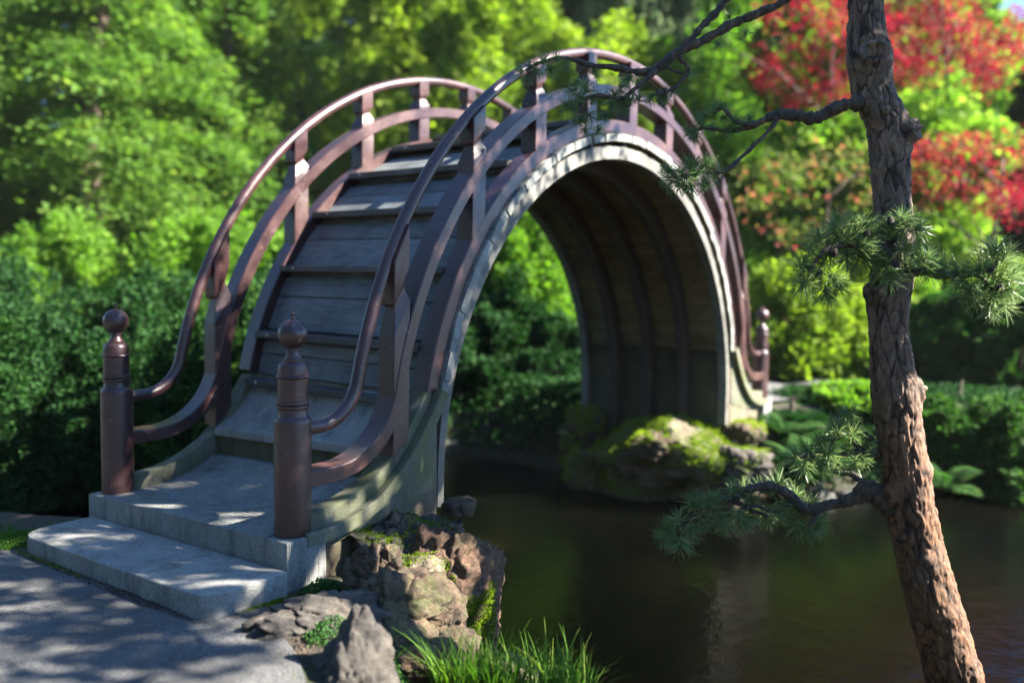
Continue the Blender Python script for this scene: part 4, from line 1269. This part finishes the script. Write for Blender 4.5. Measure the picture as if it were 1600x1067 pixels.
def tree(name, label, u, d, v_top, width, kind, mname, var=0, n_leaf=44000, leaf=7.5, base=0.25, group=None, trunk_r=0.22, cat='tree', depth=1.0, zlow=None):
    g = at(u, 600, d); x, y = g[0], g[1]
    z0 = float(land(np.array([x]), np.array([y]))[0])
    ztop = CAM[2]+(440-v_top)/FPX*d
    r = width/2/FPX*d
    t_ = empty(name, (x, y, z0), random.uniform(0, 6.28))
    tag(t_, label, cat, group)
    H = ztop-z0
    cb = H*base if zlow is None else zlow-z0
    TREES[0] += 1
    link('crown', crown_mesh('crown', 200+TREES[0], M[mname], kind, n_leaf, leaf/FPX*d, (r, r*depth, H-cb)), t_, (0, 0, cb))
    if kind != 'shrub' and kind != 'mound':
        link('trunk', trunk_mesh(H*0.86 if kind == 'conifer' else cb+(H-cb)*.6, trunk_r, int(u+v_top) % 97+3, 0 if kind == 'conifer' else 6), t_)
    else:
        link('stem', trunk_mesh(max(H*0.55, .3), .05, int(u) % 89+5, 5), t_)
    return t_


# left: layered conifers
tree('cypress_tree', 'tall layered conifer with a dark trunk on the far left', 140, 21, -330, 560, 'conifer', 'conifer', 0, 46000, 7.5, .20, trunk_r=.32)
tree('cypress_tree', 'conifer half cut off by the left picture edge', -130, 24, -300, 520, 'conifer', 'conifer', 1, 46000, 7.5, .06)
tree('cypress_tree', 'pale sunlit conifer between the dark trunk and the far railing', 345, 25, -250, 430, 'conifer', 'conifer', 2, 46000, 7.5, .05)
tree('leafy_tree', 'shaded green tree low behind the dark conifer trunk', 190, 31, 210, 380, 'broad', 'green', 6, 30000, 8, .02)
tree('leafy_tree', 'bright yellow green tree rising behind the far handrail', 520, 30, -230, 470, 'broad', 'yellowgreen', 0, 46000, 7.5, .12)
tree('leafy_tree', 'light lime tree above the top of the far handrail', 690, 27, -150, 330, 'broad', 'yellowgreen', 1, 46000, 7.5, .12)
tree('conifer_tree', 'dark conifer standing tall behind the crown of the arch', 890, 36, -260, 360, 'conifer', 'dark', 0, 46000, 7.5, .05)
tree('leafy_tree', 'sunny yellow green tree seen between the posts at the arch top', 950, 27, 70, 330, 'broad', 'yellowgreen', 3, 46000, 7.5, .1)
tree('leafy_tree', 'grey green airy tree right of the arch top', 1040, 32, -160, 330, 'broad', 'greygreen', 0, 46000, 7.5, .12)
tree('leafy_tree', 'mid green tree between the arch and the first red maple', 1150, 27, -60, 300, 'broad', 'green', 0, 46000, 7.5, .1)
tree('maple_tree', 'red maple left of the pine trunk with loose crimson foliage', 1268, 23, -20, 220, 'loose', 'red', 0, 3600, 5, .62, trunk_r=.1)
tree('maple_tree', 'brightest red maple at the upper right of the pine trunk', 1452, 25, -60, 220, 'loose', 'red', 1, 6500, 5, .66, trunk_r=.1)
tree('maple_tree', 'low spreading red maple right of the pine trunk at mid height', 1530, 19, 200, 260, 'loose', 'red', 2, 4500, 5, .62, trunk_r=.08)
tree('maple_tree', 'thin pinkish maple turning colour behind the pine branch', 1265, 20, 215, 230, 'loose', 'pink', 0, 1700, 6, .5, trunk_r=.06)
tree('leafy_tree', 'soft green tree filling the gap right of the arch', 1190, 24, 150, 300, 'broad', 'green', 5, 40000, 7.5, .05)
tree('leafy_tree', 'hazy green tree close behind the pine trunk', 1400, 22, 150, 300, 'broad', 'green', 4, 40000, 7.5, .05)
tree('conifer_tree', 'dark blue green conifer at the right picture edge', 1600, 24, 60, 260, 'conifer', 'dark', 1, 46000, 7.5, .03)
tree('leafy_tree', 'green tree showing between the red maples', 1330, 33, -20, 420, 'broad', 'green', 1, 46000, 7.5, .08)
tree('leafy_tree', 'yellow green tree below the sky at the top right', 1540, 36, 95, 300, 'broad', 'yellowgreen', 2, 46000, 7.5, .08)
BELT = ['dark far tree beyond the left picture edge', 'green far tree behind the tall layered conifer', 'green far tree above the pale sunlit conifer', 'dark far tree behind the bright yellow green tree', 'green far tree behind the light lime tree',
        'dark far tree peeping over the crown of the arch', 'dark far tree behind the left red maple', 'green far tree behind the pine trunk top', 'dark far tree beyond the right edge under the sky gap']
# far belt that closes the view
for i, (u, d, vt, wd, mname) in enumerate(((-250, 44, -260, 620, 'dark'), (60, 46, -300, 520, 'green'), (300, 46, -320, 460, 'green'), (520, 50, -300, 460, 'dark'), (760, 52, -260, 460, 'green'), (960, 52, -330, 420, 'dark'), (1160, 50, -260, 440, 'dark'), (1340, 54, -120, 420, 'green'), (1720, 48, 60, 400, 'dark'))):
    tree('background_tree', BELT[i], u, d, vt, wd, 'broad', mname, 5, 16000, 18, .03, group='far belt of trees', trunk_r=.3)
# shrubs on the left behind the railing
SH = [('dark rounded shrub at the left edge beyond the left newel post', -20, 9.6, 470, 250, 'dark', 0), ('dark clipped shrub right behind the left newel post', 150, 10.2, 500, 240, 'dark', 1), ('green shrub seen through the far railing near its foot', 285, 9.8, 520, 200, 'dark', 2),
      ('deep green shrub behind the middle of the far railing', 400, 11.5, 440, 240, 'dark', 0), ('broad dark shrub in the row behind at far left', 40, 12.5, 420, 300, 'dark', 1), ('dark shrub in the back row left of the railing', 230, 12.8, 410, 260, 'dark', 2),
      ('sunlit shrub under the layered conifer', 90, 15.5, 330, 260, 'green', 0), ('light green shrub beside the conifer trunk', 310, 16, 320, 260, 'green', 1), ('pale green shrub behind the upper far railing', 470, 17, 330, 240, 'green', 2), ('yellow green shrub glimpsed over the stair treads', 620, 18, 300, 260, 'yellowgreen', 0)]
for lb, u, d, vt, wd, mname, var in SH:
    tree('shrub', lb, u, d, vt, wd, 'shrub', mname, var, 28000, 6.5, 0, cat='shrub', zlow=-.9)
# behind the arch opening
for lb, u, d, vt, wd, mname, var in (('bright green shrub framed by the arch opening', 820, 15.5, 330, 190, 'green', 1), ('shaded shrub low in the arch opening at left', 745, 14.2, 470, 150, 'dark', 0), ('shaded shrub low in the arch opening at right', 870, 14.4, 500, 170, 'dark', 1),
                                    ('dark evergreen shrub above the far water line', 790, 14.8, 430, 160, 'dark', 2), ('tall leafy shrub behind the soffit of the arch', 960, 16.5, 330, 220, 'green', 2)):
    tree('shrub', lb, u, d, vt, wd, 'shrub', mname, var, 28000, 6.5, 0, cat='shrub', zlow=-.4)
# right side
for lb, u, d, vt, wd, mname, var in (('bright lime shrub behind the far newel post', 1230, 16.5, 385, 250, 'yellowgreen', 1), ('yellow green hedge plant left of the pine trunk', 1330, 17.6, 400, 220, 'yellowgreen', 2), ('green bush right of the arch in mid distance', 1150, 22, 330, 200, 'green', 0),
                                    ('tall green bush below the pinkish maple', 1270, 23, 290, 240, 'green', 1), ('deep green shrub right of the pine trunk', 1480, 15.5, 440, 190, 'fern', 2), ('large dark shrub at the right edge behind the needles', 1590, 15, 400, 230, 'fern', 0), ('lime shrub between the maples and the dark shrubs', 1520, 19, 360, 240, 'yellowgreen', 0),
                                    ('green shrub just behind the pine trunk at bark burl height', 1400, 18, 420, 210, 'green', 2), ('low dark shrub beside the far path', 1290, 12.8, 600, 150, 'dark', 1), ('low dark plant right of the far newel post', 1240, 11.6, 640, 90, 'dark', 2), ('dark low shrub hugging the right bank', 1600, 11.4, 700, 200, 'dark', 0)):
    tree('shrub', lb, u, d, vt, wd, 'shrub', mname, var, 28000, 6.5, 0, cat='shrub')
for lb, u, d, vt, wd, mname in (('soft green shrub over the water just right of the pine trunk', 1475, 11.6, 610, 130, 'fern'), ('rounded green shrub at the right edge over the water', 1580, 11.2, 600, 170, 'fern'), ('green shrub between the far path and the pine trunk', 1335, 12.2, 585, 120, 'green'), ('leafy low shrub just behind the fern by the boulder', 1278, 11.4, 668, 90, 'fern')):
    tree('shrub', lb, u, d, vt, wd, 'shrub', mname, 0, 22000, 6.5, 0, cat='shrub')
for lb, u, d, vt, wd in (('soft grey green mound plant right of the pine trunk', 1500, 12.6, 635, 170), ('second grey green mound plant at the right edge', 1610, 12.4, 625, 170)):
    tree('mound_plant', lb, u, d, vt, wd, 'mound', 'greygreen', 0, 24000, 6.5, 0, cat='plant')


# ferns beside the far rocks and on the right bank
def fern_frond(seed):
    rg = np.random.default_rng(seed)
    n_ = 26
    t_ = np.linspace(0.08, 1, n_)
    P = np.c_[t_*.55, np.zeros(n_), .42*t_-.38*t_**2]
    C = np.repeat(P, 2, 0)
    s = np.tile([1, -1], n_)
    ln = np.repeat(np.sin(np.clip(t_*.95+.05, 0, 1)*math.pi)**.7*.17+.01, 2)
    D = np.c_[np.full(2*n_, .45), s*1.0, np.full(2*n_, -.12)]; D /= np.linalg.norm(D, axis=1)[:, None]
    up = np.tile([0, 0, 1.0], (2*n_, 1)); sd = np.cross(D, up)
    Vs = np.stack([C, C+D*ln[:, None]*.4+sd*.014, C+D*ln[:, None], C+D*ln[:, None]*.4-sd*.014], 1).reshape(-1, 3)
    return quads_np('frond', Vs, np.arange(len(Vs)).reshape(-1, 4), M['dark'] if seed else M['fern'])


FR = [fern_frond(i) for i in range(2)]


def fern(label, u, v, d, sc=1.0):
    t_ = tag(empty('fern', tuple(at(u, v, d)), random.uniform(0, 6)), label, 'fern')
    for i in range(9):
        o = link('frond', FR[i % 2], t_)
        o.rotation_euler = (random.uniform(-.25, .25), random.uniform(-.5, .1), i*.7+random.uniform(-.2, .2))
        o.scale = (sc*random.uniform(.8, 1.2),)*3


fern('green fern beside the blue grey boulder', 1255, 735, 10.2, 1.2)
fern('fern arching over the water left of the pine branch', 1310, 745, 10.6, 1.2)
fern('fern in the shade just right of the pine trunk', 1470, 765, 10.5, 1.0)
fern('upright young fern behind the far newel base', 1225, 680, 10.9, .9)
fern('dark fern low on the right bank near the picture edge', 1560, 735, 11.0, .9)

# unseen wood added behind the viewpoint to block sky light, one mass
rg = np.random.default_rng(33)
Cs = []
for i in range(640):
    aa = rg.uniform(R_(100), R_(262)); dd = rg.uniform(15, 24)
    if aa > R_(235): dd = rg.uniform(19, 26)
    p_ = np.array([CAM[0]+dd*math.cos(aa), CAM[1]+dd*math.sin(aa), rg.uniform(0, 1)**.8*17])
    Cs.append(p_+rdir(70, rg)*(rg.uniform(0, 1, 70)**.4)[:, None]*np.array([1.5, 1.5, 1.0]))
C = np.concatenate(Cs); C[:, 2] = np.maximum(C[:, 2], .1)
V, F = leaf_quads(C, rdir(len(C), rg), .42, .38, rg)
tag(link('added_woods', quads_np('added_woods', V, F, M['dark'])), 'dark unseen wood added behind the viewpoint to block sky light', None, None, 'stuff')

# shade tree: stands right of the view on the near bank; its crown dapples the light on the landing
shade = empty('shade_tree', (-0.9, -9.6, -0.3))
tag(shade, 'broad tree on the near bank whose shade dapples the landing', 'tree')
rg = np.random.default_rng(21)
Cs = []
c0 = np.array([-.75, -6.2, 6.4])
for i in range(135):
    q = rdir(1, rg)[0]*rg.uniform(0, 1)**.45*np.array([2.7, 2.0, 1.25])
    k_ = int(rg.integers(20, 70)); cr = rg.uniform(.18, .42)
    if i % 5 < 2:
        q = q*np.array([.62, .8, .9])+np.array([1.75, -.45, 1.25])
    elif i % 5 == 4:
        q = q*np.array([.6, .7, .8])+np.array([-1.1, -1.6, -.15])
    Cs.append(c0+q+rdir(k_, rg)*(rg.uniform(0, 1, k_)**.5)[:, None]*cr*np.array([1, 1, .6]))
for i in range(26):
    k_ = int(rg.integers(20, 60)); cr = rg.uniform(.18, .4)
    Cs.append(np.array([.15, -7.35, 6.45])+rdir(1, rg)[0]*rg.uniform(0, 1)**.4*np.array([1.3, .8, .6])+rdir(k_, rg)*(rg.uniform(0, 1, k_)**.5)[:, None]*cr*np.array([1, 1, .6]))
C = np.concatenate(Cs)-np.array(shade.location)
V, F = leaf_quads(C, rdir(len(C), rg), .13, .36, rg, nrm=rdir(len(C), rg, .8))
link('crown', quads_np('crown', V, F, M['green']), shade)
parts = [tube_np([(0, 0, -.5), (0, .4, 2.0), (0, 1.6, 4.3), (.3, 3.2, 6.6)], [.28, .22, .17, .08], 12)]
for e in ((-1.8, 3.0, 6.6), (1.8, 3.8, 7.0), (-.6, 4.8, 6.5), (2.4, 2.6, 7.6)):
    parts.append(tube_np([(0, 1.2, 3.6), (e[0]*.5, e[1]*.65, 5.3), e], [.12, .08, .03], 8))
V, F = join_np(parts)
link('trunk', quads_np('trunk', V, F, M['trunk'], True), shade)

# thin pale haze over the whole garden, added to lift the dark background
hm = bpy.data.materials.new('haze')
hm.use_nodes = True
hn = hm.node_tree.nodes
hn.remove(hn['Principled BSDF'])
pvn = hn.new('ShaderNodeVolumePrincipled')
pvn.inputs['Color'].default_value = (0.95, 0.97, 1.0, 1)
pvn.inputs['Density'].default_value = 0.00022
hm.node_tree.links.new(pvn.outputs[0], hn['Material Output'].inputs['Volume'])
tag(link('haze', mesh('haze', [(x, y, z) for z in (-4, 60) for x, y in ((-150, -150), (150, -150), (150, 150), (-150, 150))],
                      [(3, 2, 1, 0), (4, 5, 6, 7), (0, 1, 5, 4), (1, 2, 6, 5), (2, 3, 7, 6), (3, 0, 4, 7)], hm)), 'thin pale haze added to lift the dark background', None, None, 'stuff')
